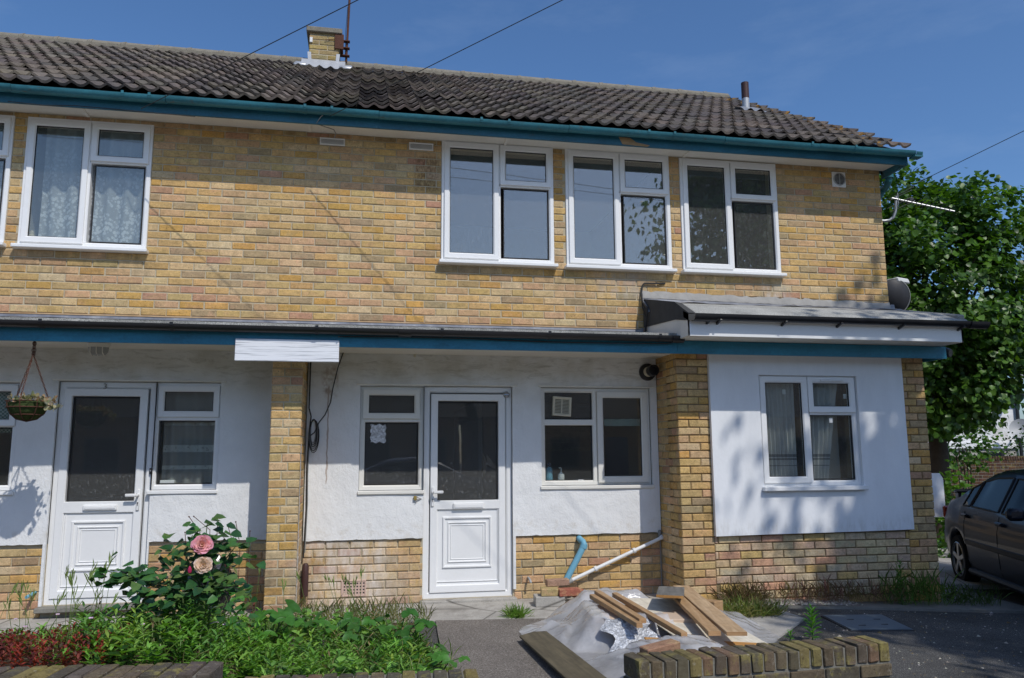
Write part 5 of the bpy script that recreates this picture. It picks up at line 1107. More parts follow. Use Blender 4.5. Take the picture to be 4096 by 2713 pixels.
# ---------------------------------------------------------------- car
def make_car(name, paintm, label, loc, heading, group=None):
    root = thing(name, loc, label, 'car', group); root.rotation_euler.z = heading
    def cp(nm, mb, mat, parent=None): o = link(nm, mb.mesh(nm, mat)); o.parent = parent or root; return o
    def ip(x, T): return float(np.interp(x, [a for a, _ in T], [b for _, b in T]))
    ZT = [(-2.12, .80), (-2.08, .93), (-1.98, .975), (-1.55, 1.005), (-1.42, 1.03), (-1.15, 1.19), (-.85, 1.33), (-.55, 1.385), (-.1, 1.405), (.25, 1.385), (.55, 1.27), (.85, 1.10), (1.08, .97), (1.25, .925), (1.7, .85), (2.0, .77), (2.13, .66), (2.18, .56)]
    YW = [(-2.12, .66), (-2.0, .76), (-1.7, .82), (-1.2, .845), (0, .85), (1.2, .845), (1.7, .80), (2.0, .70), (2.18, .52)]
    BE = [(-2.12, .80), (-1.5, .93), (-1.0, .925), (0, .895), (1.0, .87), (1.3, .86), (1.9, .75), (2.18, .56)]
    AX = (-1.31, 1.31); RR = .335
    stx = sorted(set([round(x, 3) for x in np.linspace(-2.12, 2.18, 44)]+[round(a+d, 3) for a in AX for d in np.linspace(-RR, RR, 15)]+[round(a+s_*(RR+.006), 3) for a in AX for s_ in (-1, 1)]))
    def sect(x):
        zb = .20
        for a in AX:
            if abs(x-a) < RR: zb = max(zb, .285+math.sqrt(RR**2-(x-a)**2))
        if x < -1.9: zb = max(zb, .27+(-x-1.9)*.35)
        if x > 1.95: zb = max(zb, .22+(x-1.95)*.4)
        zt, yw, be = ip(x, ZT), ip(x, YW), min(ip(x, BE), ip(x, ZT)-.012); cab = max(0, min(1, (zt-be-.02)/.42))
        rows = [(yw-.05, zb), (yw-.012, max(.32, zb+.02)), (yw, max(.50, zb+.04)), (yw+.004, max(.56, zb+.05)), (yw-.005, max(.72, zb+.07)), (yw-.035-.01*cab, max(be, zb+.09))]
        yt = (yw-.06)*(1-cab)+.565*cab; rows += [(yt+.01, max(zt-.075*cab-.006, rows[-1][1]+.004)), (yt-.06, max(zt-.022*cab-.003, rows[-1][1]+.006)), (yt*.55, zt-.004*cab), (0, zt)]
        return rows
    P = []
    for x in stx:
        s_ = sect(x); P.append([(x, -y_, z) for y_, z in s_]+[(x, y_, z) for y_, z in s_[-2::-1]])
    m = MB(); m.grid(P); n = len(P[0])
    m.f.append(tuple(range(n))[::-1]); m.f.append(tuple((len(P)-1)*n+k for k in range(n))); cp('body', m, paintm)
    m = MB(); m.box(-1.9, 1.9, -.70, .70, .18, .5); cp('underbody', m, 'car_trim')
    def sidept(x, t_, side, off=.004):
        s_ = sect(x); (y0, z0), (y1, z1) = s_[5], s_[6]; y_, z = y0+(y1-y0)*t_, z0+(z1-z0)*t_; return (x, side*(y_+off), z+off*.2)
    for side in (-1, 1):
        for (xa, xb) in ((-1.10, -.90), (-.86, -.08), (.02, .86)):
            m = MB(); Pg = [[sidept(x, .06+.86*j/4, side) for j in range(5)] for x in np.linspace(xa, xb, 12)]
            m.grid(Pg); cp('side_window', m, 'car_glass')
            pts = [p for p in Pg]; m = MB(); loop = [q[0] for q in Pg]+Pg[-1][1:]+[q[-1] for q in Pg[::-1]]+Pg[0][::-1][1:]; m.tube(loop, .011, 5); cp('window_trim', m, 'car_trim')
        for xh, zh in ((-.98, .83), (.06, .81)):
            m = MB(); yy = side*(ip(xh, YW)-.002); m.obox((xh-.09, yy-.012, zh-.022), (.18, 0, 0), (0, .024, 0), (0, 0, .044), None, .008); m.obox((xh-.07, yy+side*.012-.006, zh-.012), (.14, 0, 0), (0, .012, 0), (0, 0, .022), None, .004); cp('door_handle', m, paintm)
        for xs_ in (-1.02, -.02, .98):
            m = MB(); pts = []
            for zz in np.linspace(.26, .88, 8):
                s_ = sect(xs_+(.0 if xs_ > -1 or zz > .62 else (.62-zz)*.25)); ys = float(np.interp(zz, [b for _, b in s_[:6]], [a for a, _ in s_[:6]])); pts.append((xs_+(.0 if xs_ > -1 or zz > .62 else (.62-zz)*.25), side*(ys+.0005), zz))
            m.tube(pts, .004, 4); cp('door_gap', m, 'car_trim')
        m = MB(); Pm = [[(x, side*(ip(x, YW)+o_), z) for (o_, z) in ((.0, .50), (.016, .51), (.016, .555), (.0, .565))] for x in np.linspace(-.95, .95, 14)]; m.grid(Pm); cp('side_moulding', m, 'car_trim')
        m = MB(); m.tube([(x, side*(ip(x, YW)-.03), .20) for x in np.linspace(-.95, .95, 10)], .04, 8); cp('sill', m, 'car_trim')
        m = MB(); m.obox((.70, side*.86 if side > 0 else -1.02, .90), (.10, 0, 0), (0, .16, 0), (0, 0, .12), None, .03); m.sm = True; cp('mirror', m, paintm)
        m = MB(); m.obox((-2.10, side*.60-.14 if side > 0 else -.74, .72), (.06, 0, 0), (0, .28, 0), (0, 0, .16), None, .02); cp('tail_lamp', m, 'tail_lamp')
        m = MB(); m.obox((2.02, side*.52-.16, .60), (.10, 0, 0), (0, .32, 0), (0, 0, .12), None, .03); cp('headlight', m, 'white_plastic')
        for a in AX:
            w = MB(); yc = side*.755; w.lathe([(.20, -.085), (.265, -.09), (.286, -.06), (.288, 0), (.286, .06), (.265, .09), (.20, .085), (.195, 0), (.20, -.085)], (a, yc, .288), (0, 1, 0), 32); wo = cp('wheel', w, 'tyre')
            w = MB(); f = side; w.lathe([(.205, .0), (.205, .085*f), (.192, .088*f), (.185, .03*f), (.06, .02*f), (0, .02*f)], (a, yc, .288), (0, 1, 0), 32); rim = link('rim', w.mesh('rim', 'car_trim'), None); rim.parent = wo
            w = MB(); w.lathe([(.205, .086*f), (.196, .092*f), (.186, .07*f)], (a, yc, .288), (0, 1, 0), 32); w.lathe([(.05, .075*f), (.045, .085*f), (0, .088*f)], (a, yc, .288), (0, 1, 0), 16)
            for k in range(5):
                t_ = k*2*math.pi/5+.3; d = Vector((math.cos(t_), 0, math.sin(t_))); q = Vector((-d.z, 0, d.x)); c_ = Vector((a, yc+f*.068, .288)); w.obox(c_+d*.03-q*.028, d*.165, q*.056, (0, f*.018, 0), None, .006)
            w.sm = True; sp = link('spokes', w.mesh('spokes', 'alloy'), None); sp.parent = wo
    for (xa, xb) in ((-1.40, -.80), (.40, 1.06)):
        m = MB(); m.grid([[(x, (sect(x)[7][0]-.02)*(2*j/6-1), ip(x, ZT)+.004-.018*abs(2*j/6-1)**2*(1 if -1.3 < x < .9 else .6)) for j in range(7)] for x in np.linspace(xa, xb, 8)]); cp('screen', m, 'car_glass')
    m = MB(); m.tube([(-1.93, y_, 1.065+.02*math.cos(y_*2)) for y_ in np.linspace(-.62, .62, 13)], .024, 8); m.v = [(x-.5*(z-1.06) if False else x, y_, z) for x, y_, z in m.v]; m.cbox(-1.99, -1.86, -.60, -.56, .96, 1.07, .01); m.cbox(-1.99, -1.86, .56, .60, .96, 1.07, .01); m.cbox(-2.0, -1.84, -.62, .62, 1.055, 1.08, .01); cp('spoiler', m, paintm)
    m = MB(); m.obox((-2.20, -.72, .36), (.16, 0, 0), (0, 1.44, 0), (0, 0, .24), None, .05); m.obox((2.08, -.66, .30), (.14, 0, 0), (0, 1.32, 0), (0, 0, .22), None, .05); cp('bumper', m, paintm)
    for sx in (-.55, .25):
        for sy in (-.34, .34): m = MB(); m.obox((sx-.1, sy-.22, .45), (.14, 0, 0), (0, .44, 0), (-.12, 0, .55), None, .05); m.obox((sx-.24, sy-.11, 1.0), (.08, 0, 0), (0, .22, 0), (-.04, 0, .17), None, .03); cp('seat', m, 'seat')
    return root
make_car('parked_car', 'car_paint', 'black saloon car with rear spoiler parked on the drive right of the house', (10.65, -.66, -.172), math.atan2(-.927, -.375))
make_car('parked_car', 'car_blue', 'dark blue saloon car reflected in the ground floor windows', (4.6, -12.3, -.02), 0.0)
# ---------------------------------------------------------------- behind the house on the right
q0, q1 = at(3742, 1893, 1.7), at(3783, 2068, 1.7)
sp = thing('sign_plate', (q1.x, 1.7, gz(10, 0)), 'white sign plate with clipped corners seen behind the house corner', 'sign'); x0, x1, z0, z1 = q1.x-.46, q1.x, q1.z, q0.z
m = MB(); pl = [(x0, z0), (x1-.04, z0), (x1, z0+.04), (x1, z1-.07), (x1-.05, z1), (x0, z1)]; m.add([(x, 1.69, z) for x, z in pl]+[(x, 1.71, z) for x, z in pl], [tuple(range(6)), tuple(range(11, 5, -1))]+[(i, 6+i, 6+(i+1) % 6, (i+1) % 6) for i in range(6)]); part('plate', m, 'panel_white', sp)
m = MB(); m.cbox(x0+.04, x0+.09, 1.712, 1.76, -.3, z1-.1, .005); part('post', m, 'galv', sp)
bw = thing('boundary_wall', (19, 10, -.2), 'dark brown brick boundary wall behind the black car', 'wall')
zt_ = at(3900, 1826, 10).z; xa, xb = at(3720, 1826, 10).x, at(3720, 1826, 10).x+9
m = MB(); m.box(xa, xb, 10.006, 10.2, -.4, zt_-.002); part('mortar_core', m, 'mortar_old', bw)
save = BRICKS; BRICKS = []
courses((xa, 10, 0), (1, 0, 0), (0, -1, 0), xb-xa, zt_-.14, range(-14, 1), 0, pal=[((.085, .04, .028), 2), ((.06, .035, .025), 1), ((.11, .05, .035), 1)], mat='brick_old')
emit(BRICKS, 'brick', bw, 'brick_old', 280, 'bricks')
for k in range(int((xb-xa)/.0755)): m = None
m = MB()
k = 0
while k*.075 < xb-xa: m.cbox(xa+k*.075, xa+k*.075+.066, 9.985, 10.21, zt_-.10, zt_, .006, jit((.08, .045, .035))); k += 1
o = part('coping', m, 'brick_old', bw)
WB = thing('white_building', (24, 19, 0), 'white rendered building glimpsed behind the lime tree', 'building'); YB = 18.0
wx0, wx1 = at(3600, 1700, YB).x, at(4068, 1700, YB).x; e = at(4045, 1578, YB).z; bnd = at(3980, 1783, YB).z
m = MB(); m.box(wx0, wx1, YB, YB+7, bnd+.12, e); part('wall', m, 'stucco', WB)
m = MB(); m.box(wx0, wx1+.03, YB-.06, YB+7, bnd-.1, bnd+.118); part('band', m, 'white_matt', WB)
m = MB(); m.box(wx0, wx1-.03, YB+.02, YB+6.9, -.3, bnd-.101); part('plinth', m, 'concrete', WB)
m = MB(); m.add([(wx0-.3, YB-.3, e), (wx1+.35, YB-.3, e), (wx1+.35, YB+7.3, e), (wx0-.3, YB+7.3, e), (wx0-.3, YB+3.5, e+2.4), (wx1+.35, YB+3.5, e+2.4)], [(0, 1, 5, 4), (2, 3, 4, 5), (1, 2, 5), (3, 0, 4), (3, 2, 1, 0)]); rf = part('roof', m, 'felt_dark', WB)
m = MB(); m.box(wx0-.3, wx1+.35, YB-.36, YB-.3, e-.12, e+.02); part('gutter', m, 'car_trim', rf)
m = MB(); m.tube([(wx1-.02, YB-.1, e-.1), (wx1-.02, YB-.1, 0)], .06, 8); part('downpipe', m, 'black_plastic', WB)
m = MB(); cw = at(3960, 1811, YB); m.box(cw.x-.5, cw.x+.6, YB-.02, YB+.05, cw.z-.5, cw.z+.02); part('window', m, 'car_trim', WB)
for (px, py, r_) in ((4090, 1482, .42), (4085, 1720, .38)):
    c_ = at(px, py, YB-.8); d_ = thing('satellite_dish', (c_.x, c_.y, c_.z-r_), 'grey satellite dish at the right edge beside the white building' + (', upper' if py < 1600 else ', lower'), 'dish', 'dishes by the white building')
    m = MB(); m.lathe([(0, .0), (r_*.5, .03), (r_*.8, .08), (r_, .13), (r_*1.0, .14), (r_*.8, .10), (0, .02)], c_, (-.5, -.6, .3), 20); part('reflector', m, 'grey_plastic', d_)
    m = MB(); m.tube([c_+Vector((.1, .2, -.1)), c_+Vector((.3, .75, -.3))], .03, 6); part('mount', m, 'dark_metal', d_)
# ---------------------------------------------------------------- trees
def crown(c, rad, ncl, nlf, size, cols, cr=.5, seed=1, lo=.35, low=None):
    g = np.random.default_rng(seed); c = np.array(c); rad = np.array(rad); cen = []
    while len(cen) < ncl:
        d = g.normal(size=3); d /= np.linalg.norm(d); r_ = g.uniform(lo, 1)**.6; bump_ = 1+.14*math.sin(3.1*d[0]+5*d[2]+seed)+.10*math.sin(7*d[1]+4*d[0]); cen.append(d*r_*bump_)
    cen = np.array(cen)
    if low is not None: k_ = ncl//4; cen[:k_] = cen[:k_]*np.array(low[1])/rad+(np.array(low[0])-c)/rad
    P = np.repeat(cen*rad+c, nlf, axis=0); n = len(P); k = g.uniform(.6, 1.25, ncl).repeat(nlf)[:, None]
    off = np.clip(g.normal(size=(n, 3)), -1.7, 1.7)*cr*k; off[:, 2] *= .6; P = P+off
    out = (P-c)/rad; D = out*.7+g.normal(size=(n, 3))*.5; D[:, 2] -= .25; Nn = out*.7+g.normal(size=(n, 3))*.38+np.array([0, -.1, .75])
    s_ = g.uniform(.7, 1.25, n)*size; cl = np.asarray(cols)[g.integers(0, len(cols), n)]*(1+g.uniform(-.2, .2, (n, 1))); cl = cl*np.repeat(g.uniform(.8, 1.2, (ncl, 1)), nlf, axis=0)
    return leafset(P, D, Nn, s_, s_*.95, cl, .14, .25, 'heart'), cen*rad+c
def tree(name, base, c, rad, ncl, nlf, size, label, seed, cols, cr=.5, tr=.16, low=None):
    t_ = thing(name, base, label, 'tree'); (V, Fc, C), cen = crown(c, rad, ncl, nlf, size, cols, cr, seed, low=low)
    link('crown', arr_mesh('crown', V, Fc, C, 'tree_leaf'), t_)
    m = MB(); b = Vector(base); top = Vector(c)+Vector((0, 0, rad[2]*.4)); m.tube([b+Vector((0, 0, -.1)), b.lerp(top, .3)+Vector((.05, 0, 0)), b.lerp(top, .65)-Vector((.06, 0, 0)), top], [tr*1.15, tr, tr*.6, tr*.2], 10); tk = part('trunk', m, 'bark', t_)
    rr = random.Random(seed)
    for k in range(0, len(cen), max(1, len(cen)//26)):
        e_ = Vector(cen[k]); s_ = b.lerp(top, rr.uniform(.35, .85)); m = MB(); m.tube([s_, s_.lerp(e_, .5)+Vector((0, 0, .12)), e_], [tr*.32, tr*.2, .012], 6); part('limb', m, 'bark', t_)
    return t_
LIME = [(.055, .13, .014), (.075, .17, .018), (.04, .10, .012), (.10, .20, .025)]
tb = at(3747, 1900, 5.0); tree('lime_tree', (tb.x, 5.0, -.25), (tb.x+.35, 5.3, 4.25), (2.15, 2.0, 2.35), 420, 110, .10, 'broad leafy lime tree rising behind the right end of the house', 3, LIME, .24, .16, ((tb.x+.0, 5.0, 2.75), (1.25, 1.2, 1.15)))
tree('lime_tree', (12.6, -8.6, -.1), (12.95, -8.4, 8.95), (3.0, 3.5, 2.35), 280, 85, .138, 'lime tree across the street seen mirrored in the upstairs windows and shading the drive', 8, LIME, .36, .2, ((12.0, -8.6, 6.3), (2.3, 2.3, 1.5)))
def shrub(name, c, rad, n, size, label, cols=LIME, seed=4):
    g = np.random.default_rng(seed); d = g.normal(size=(n, 3)); d /= np.linalg.norm(d, axis=1)[:, None]; P = np.array(c)+d*np.array(rad)*g.uniform(.35, 1, (n, 1))**.5*(1+.25*np.sin(5*d[:, :1]+7*d[:, 2:]))
    t_ = thing(name, (c[0], c[1], gz(c[0], 0)-.1), label, 'shrub'); s_ = g.uniform(.7, 1.3, n)*size
    link('foliage', arr_mesh('foliage', *leafset(P, d+g.normal(size=(n, 3))*.6, d*.6+g.normal(size=(n, 3))*.4+np.array([0, 0, .7]), s_, s_*.8, np.asarray(cols)[g.integers(0, len(cols), n)]*(1+g.uniform(-.2, .2, (n, 1))), .15, .2, 'heart'), 'tree_leaf'), t_)
    m = MB()
    for k in range(5): m.tube([(c[0]+.05*k-.1, c[1], gz(c[0], 0)-.15), (c[0]+.1*k-.2, c[1], c[2])], .015, 5)
    part('stem', m, 'bark', t_); return t_
q = at(3815, 1990, 4.0); shrub('ivy_shrub', (q.x, 4.0, q.z-.25), (.30, .3, .75), 420, .10, 'bright green shoots at the foot of the lime tree', [(.10, .22, .02), (.07, .17, .02)], 5)
q = at(3850, 1790, 9.0); shrub('garden_shrub', (q.x, 9.0, q.z), (.9, .7, .5), 700, .10, 'dense green bush just above the dark boundary wall', LIME, 6)
q = at(4092, 1815, 12.0); shrub('conifer_shrub', (q.x, 12.0, q.z-.3), (.6, .6, 1.0), 900, .07, 'dark conifer at the right edge beside the white building', [(.03, .07, .012), (.045, .10, .015)], 7)
q = at(3790, 2225, 3.0); shrub('verge_weed', (q.x+.05, 3.0, q.z), (.30, .3, .28), 260, .09, 'low green weeds behind the rear wheel of the black car', LIME, 9)

# ---------------------------------------------------------------- unseen houses across the street and behind, added to darken reflections
def plain_house(x0, x1, y0, y1, face, h, wallc, label, group):
    t_ = thing('backdrop_house', ((x0+x1)/2, (y0+y1)/2, 0), label, 'house', group); m = MB(); m.box(x0, x1, y0, y1, -.2, h, wallc); part('wall', m, 'brick', t_)
    m = MB(); yc = (y0+y1)/2; m.add([(x0-.3, y0-.4, h), (x1+.3, y0-.4, h), (x1+.3, y1+.4, h), (x0-.3, y1+.4, h), (x0-.3, yc, h+2.6), (x1+.3, yc, h+2.6)], [(0, 1, 5, 4), (2, 3, 4, 5), (1, 2, 5), (3, 0, 4), (3, 2, 1, 0)], (.09, .08, .07)); part('roof', m, 'roof_tile', t_)
    yf = y1+.01 if face > 0 else y0-.01; n = max(2, int((x1-x0)/2.2))
    for k in range(n):
        xc = x0+(x1-x0)*(k+.5)/n
        for zb in (([.9, 3.5] if h > 4 else [.9]) if k != n//2 else ([3.5] if h > 4 else [])):
            m = MB(); m.box(xc-.6, xc+.6, min(yf, yf+face*.04), max(yf, yf+face*.04), zb, zb+1.2); w_ = part('window', m, 'wood_grey', t_); m = MB(); yg = yf+face*.045; m.box(xc-.54, xc+.54, min(yg, yg+face*.01), max(yg, yg+face*.01), zb+.06, zb+1.14); part('pane', m, 'car_trim', w_)
    xc = x0+(x1-x0)*(n//2+.5)/n; m = MB(); m.box(xc-.45, xc+.45, min(yf, yf+face*.05), max(yf, yf+face*.05), 0, 2.1); part('door', m, 'car_blue', t_)
for k in range(4): plain_house(-16+12*k, -5+12*k, -31, -23.5, 1, 2.9, (.30, .19, .12), ('leftmost', 'second from the left', 'third from the left', 'rightmost')[k]+' of the unseen brick houses across the street, added to darken the lower window reflections', 'houses across the street')
plain_house(9, 20, 34, 42, -1, 5.0, (.3, .2, .12), 'unseen brick house far behind the drive, added to darken reflections in the black car', 'houses behind the drive')
# ---------------------------------------------------------------- planting
def stemplants(pts, hs, k, L, Wd, cols, up=.5, droop=.2, shape='lance'):
    P, D, Nn, Ls, Ws, C = [], [], [], [], [], []
    for (x, y), h in zip(pts, hs):
        z0 = bedz(x, y) if x < 3.9 else gz(x, y); lean = rng.normal(size=2)*.12*h; n = k+int(rng.integers(-3, 4)); base = rcol(1, cols, .12)[0]
        for i in range(n):
            f = (i+.5)/n; a = i*2.4+rng.uniform(-.4, .4); e = up*(.35+.9*f)
            P.append((x+lean[0]*f, y+lean[1]*f, z0+h*(.12+.88*f))); D.append((math.cos(a), math.sin(a), e)); Nn.append((-math.cos(a)*e*.6, -math.sin(a)*e*.6, 1)); s_ = (1.15-.55*abs(f-.45))*rng.uniform(.75, 1.2)
            Ls.append(L*s_); Ws.append(Wd*s_); C.append(base*(1+rng.uniform(-.18, .18))*(1+.25*(f-.5)))
    return leafset(P, D, Nn, Ls, Ws, C, .22, droop, shape)
def blades(n, ctr, rad, h, cols, w=.006, spread=.35, zf=None, curl=.7):
    P, D, Nn, L, Wd = [], [], [], [], []
    a = rng.uniform(0, 6.28, n); r_ = np.sqrt(rng.uniform(0, 1, n)); X = ctr[0]+rad[0]*r_*np.cos(a); Y = ctr[1]+rad[1]*r_*np.sin(a)
    Z = np.array([(zf or gz)(x, y) for x, y in zip(X, Y)]); d = rng.normal(size=(n, 3))*spread; d[:, 2] = 1; L = h*rng.uniform(.5, 1.2, n)
    return leafset(np.stack([X, Y, Z-.005], 1), d, rng.normal(size=(n, 3)), L, np.full(n, w)*rng.uniform(.7, 1.4, n), rcol(n, cols, .25), .1, curl, 'blade')
def stuff(name, sets, mat, label, cat, st=True):
    o = link(name, arr_mesh(name, *merge(sets), mat)); tag(o, label, cat)
    if st: o['kind'] = 'stuff'
    return o
GREEN = [(.11, .25, .03), (.15, .32, .045), (.075, .18, .025), (.19, .36, .07), (.13, .26, .06)]
def scatter(n, poly, dens=None):
    out = []; xs = [p[0] for p in poly]; ys = [p[1] for p in poly]
    while len(out) < n:
        x, y = random.uniform(min(xs), max(xs)), random.uniform(min(ys), max(ys)); c = False
        for i in range(len(poly)):
            (x1, y1), (x2, y2) = poly[i], poly[(i+1) % len(poly)]
            if (y1 > y) != (y2 > y) and x < (x2-x1)*(y-y1)/(y2-y1)+x1: c = not c
        if c and (dens is None or random.random() < dens(x, y)): out.append((x, y))
    return out
bed = [(2.05, -3.72), (2.62, -3.80), (2.7, -3.52), (3.70, -3.60), (3.74, -2.6), (3.62, -1.9), (3.3, -1.4), (2.5, -1.2), (1.9, -1.1), (1.5, -1.5), (1.55, -2.6), (1.75, -3.3)]
A = scatter(520, bed); hs = [random.uniform(.08, .24)*(1.15 if y < -2.6 and x < 3.0 else .75) for x, y in A]
B = scatter(230, bed); hb_ = [random.uniform(.06, .2) for _ in B]
Cc = scatter(50, [(1.5, -3.0), (1.8, -3.4), (2.2, -2.6), (1.9, -1.6), (1.2, -1.7), (.85, -2.1)])
DEAD = scatter(45, bed)
stuff('weed_bed', [stemplants(DEAD, [random.uniform(.1, .28) for _ in DEAD], 9, .05, .010, [(.26, .19, .09), (.18, .12, .06)], .9, .4), stemplants(A, hs, 17, .066, .017, GREEN+[(.05, .13, .02), (.22, .34, .06)], .7, .3), stemplants(B, hb_, 9, .06, .045, GREEN, .5, .25, 'round'), stemplants(Cc, [random.uniform(.08, .2) for _ in Cc], 13, .07, .018, GREEN, .8, .3), blades(1500, (2.6, -2.5), (1.25, 1.25), .18, [(.12, .22, .04), (.17, .26, .06), (.22, .25, .09)], .006, .3, bedz), blades(500, (3.2, -1.0), (.6, .35), .22, [(.20, .24, .07), (.28, .27, .12)], .004, .25, bedz)], 'leaf', 'mass of green leafy weeds filling the flower bed', 'weeds')
RED = [(.17, .035, .03), (.22, .05, .03), (.13, .03, .03), (.09, .05, .03), (.30, .05, .03)]
rp_ = [(-.2, -3.55), (2.0, -3.8), (2.1, -3.3), (1.7, -2.7), (1.2, -2.0), (.3, -2.5)]
Rr = scatter(850, rp_); stuff('red_ground_cover', [stemplants(Rr, [random.uniform(.07, .17) for _ in Rr], 13, .030, .013, RED, .9, .2), stemplants(scatter(90, rp_), [random.uniform(.08, .16) for _ in range(90)], 8, .05, .02, GREEN, .7, .2), stemplants(scatter(60, [(1.2, -2.4), (2.4, -1.6), (3.0, -1.3), (2.9, -1.05), (1.6, -1.4)]), [random.uniform(.06, .2) for _ in range(60)], 10, .03, .014, RED, .9, .2)], 'leaf', 'low dark red herb carpet behind the left garden wall', 'ground cover')
# wild barley
P, D, Nn, L, Wd, C = [], [], [], [], [], []; m = MB()
bar = scatter(46, [(.5, -3.3), (1.9, -3.5), (1.9, -1.7), (.9, -1.5), (.35, -2.4)])+scatter(20, [(1.9, -2.6), (3.2, -2.4), (3.4, -1.1), (2.2, -.9)])
for (x, y) in bar:
    h = random.uniform(.28, .48); lx_, ly_ = random.uniform(-.10, .10), random.uniform(-.06, .06); z0 = bedz(x, y); tip = Vector((x+lx_, y+ly_, z0+h)); m.tube([(x, y, z0), (x+lx_*.35, y+ly_*.35, z0+h*.6), tip], .0016, 4, (.16, .24, .06))
    for k in range(7): d = Vector((lx_*1.8+random.uniform(-.10, .10), ly_, h*.9)); P.append(tip-Vector((0, 0, .01))+d.normalized()*.008*k); D.append(d); Nn.append(rng.normal(size=3)); L.append(.062); Wd.append(.007); C.append(jit((.22, .30, .09), .2))
v1 = leafset(P, D, Nn, L, Wd, C, .2, .3, 'lance'); o = stuff('wild_barley', [v1], 'grass', 'wild barley with feathery heads standing over the flower bed', 'grass'); st_ = part('stalk', m, 'grass', o); st_['kind'] = 'stuff'
# tiny white-pink flowers and purple spikes
P = []; 
for (x, y) in scatter(34, [(.1, -3.5), (2.2, -3.6), (2.6, -2.2), (1.6, -1.8), (.5, -2.5)]): P.append((x, y, bedz(x, y)+random.uniform(.10, .24)))
PP, DD, NN, LL, WW, CC = [], [], [], [], [], []
for p in P:
    cl = jit((.75, .55, .72), .1)
    for k in range(5): a = k*1.2566; PP.append(p); DD.append((math.cos(a), math.sin(a)-.25, .35)); NN.append((0, -.6, .8)); LL.append(.012); WW.append(.009); CC.append(cl)
stuff('small_flowers', [leafset(PP, DD, NN, LL, WW, CC, .05, .1, 'round')], 'petal', 'tiny pale pink flowers dotted over the red ground cover', 'flowers')
PP, DD, NN, LL, WW, CC = [], [], [], [], [], []
for (x, y, h) in [(.62, -3.1, .36), (.70, -3.0, .25), (.86, -2.9, .22), (1.05, -2.4, .34), (1.95, -2.9, .33), (2.0, -2.7, .30), (2.3, -3.1, .30), (2.55, -2.6, .34), (2.85, -3.2, .28), (2.5, -3.3, .27), (3.0, -2.9, .24)]:
    for k in range(22):
        a = rng.uniform(0, 6.28); f = k/22; PP.append((x+.006*math.cos(a), y+.006*math.sin(a), bedz(x, y)+h*(.35+.65*f))); DD.append((math.cos(a), math.sin(a), .5)); NN.append((0, 0, 1)); LL.append(.022*(1.2-.7*f)); WW.append(.010); CC.append(jit((.10, .06, .08), .2))
stuff('dead_nettle_spikes', [leafset(PP, DD, NN, LL, WW, CC, .1, .2)], 'leaf', 'dusky purple flower spikes among the weeds', 'flowers')
# rose bush
RB = at(800, 2470, -3.05); RB.z = .0; rose = thing('rose_bush', (RB.x, RB.y, .05), 'rose bush with dark glossy leaves and two pink blooms in front of door 3', 'rose bush')
def rosept(px, py, dy=0): return at(px, py, -3.05+dy)
canes = [[(RB.x, RB.y, .0), rosept(800, 2330), rosept(815, 2230), rosept(830, 2085)], [(RB.x-.02, RB.y, .0), rosept(730, 2380), rosept(560, 2330), rosept(430, 2285)], [(RB.x+.02, RB.y, 0), rosept(850, 2340), rosept(900, 2240), rosept(955, 2170)], [(RB.x, RB.y+.02, 0), rosept(780, 2330, .1), rosept(740, 2210, .12), rosept(770, 2140, .1)], [(RB.x, RB.y, 0), rosept(830, 2380, -.1), rosept(880, 2330, -.12), rosept(930, 2300, -.1)], [(RB.x-.03, RB.y, 0), rosept(740, 2400, .08), rosept(660, 2330, .1), rosept(610, 2280, .1)]]
m = MB()
for c_ in canes: m.tube(c_, [.006, .005, .004, .002], 6)
part('cane', m, 'stem', rose)
ROSE = [(.028, .09, .025), (.04, .125, .032), (.022, .07, .022), (.06, .16, .035), (.09, .16, .04)]
lp = []
for c_, n in zip(canes, (48, 46, 44, 40, 34, 34)):
    c_ = [Vector(q) for q in c_]
    for i in range(n):
        f = random.uniform(.30, 1.0)*3; k = min(2, int(f)); lp.append(c_[k].lerp(c_[k+1], f-k)+Vector((random.gauss(0, .055), random.gauss(0, .05), random.gauss(0, .04))))
for i in range(110): q = rosept(random.gauss(800, 85), random.gauss(2260, 75), random.uniform(-.06, .2)); lp.append(q)
for i in range(50): q = rosept(random.uniform(560, 760), random.gauss(2350, 40), random.uniform(-.1, .2)); lp.append(q)
for i in range(110): q = rosept(random.uniform(480, 1010), random.gauss(2400, 45), random.uniform(-.25, .3)); lp.append(q)
for i in range(50): q = rosept(random.uniform(395, 620), random.gauss(2305, 22), random.uniform(-.08, .1)); lp.append(q)
for q in lp:
    a = random.uniform(0, 6.28); s_ = random.uniform(.045, .078); v, f, c_ = leafset([q], [(math.cos(a), math.sin(a)-.3, random.uniform(-.5, .35))], [(random.gauss(0, .3), -.45, .8)], [s_], [s_*.66], [jit(random.choice(ROSE), .15)], .16, .3, 'heart')
    link('leaf', arr_mesh('leaf', v, f, c_, 'leaf_gloss', True), rose)
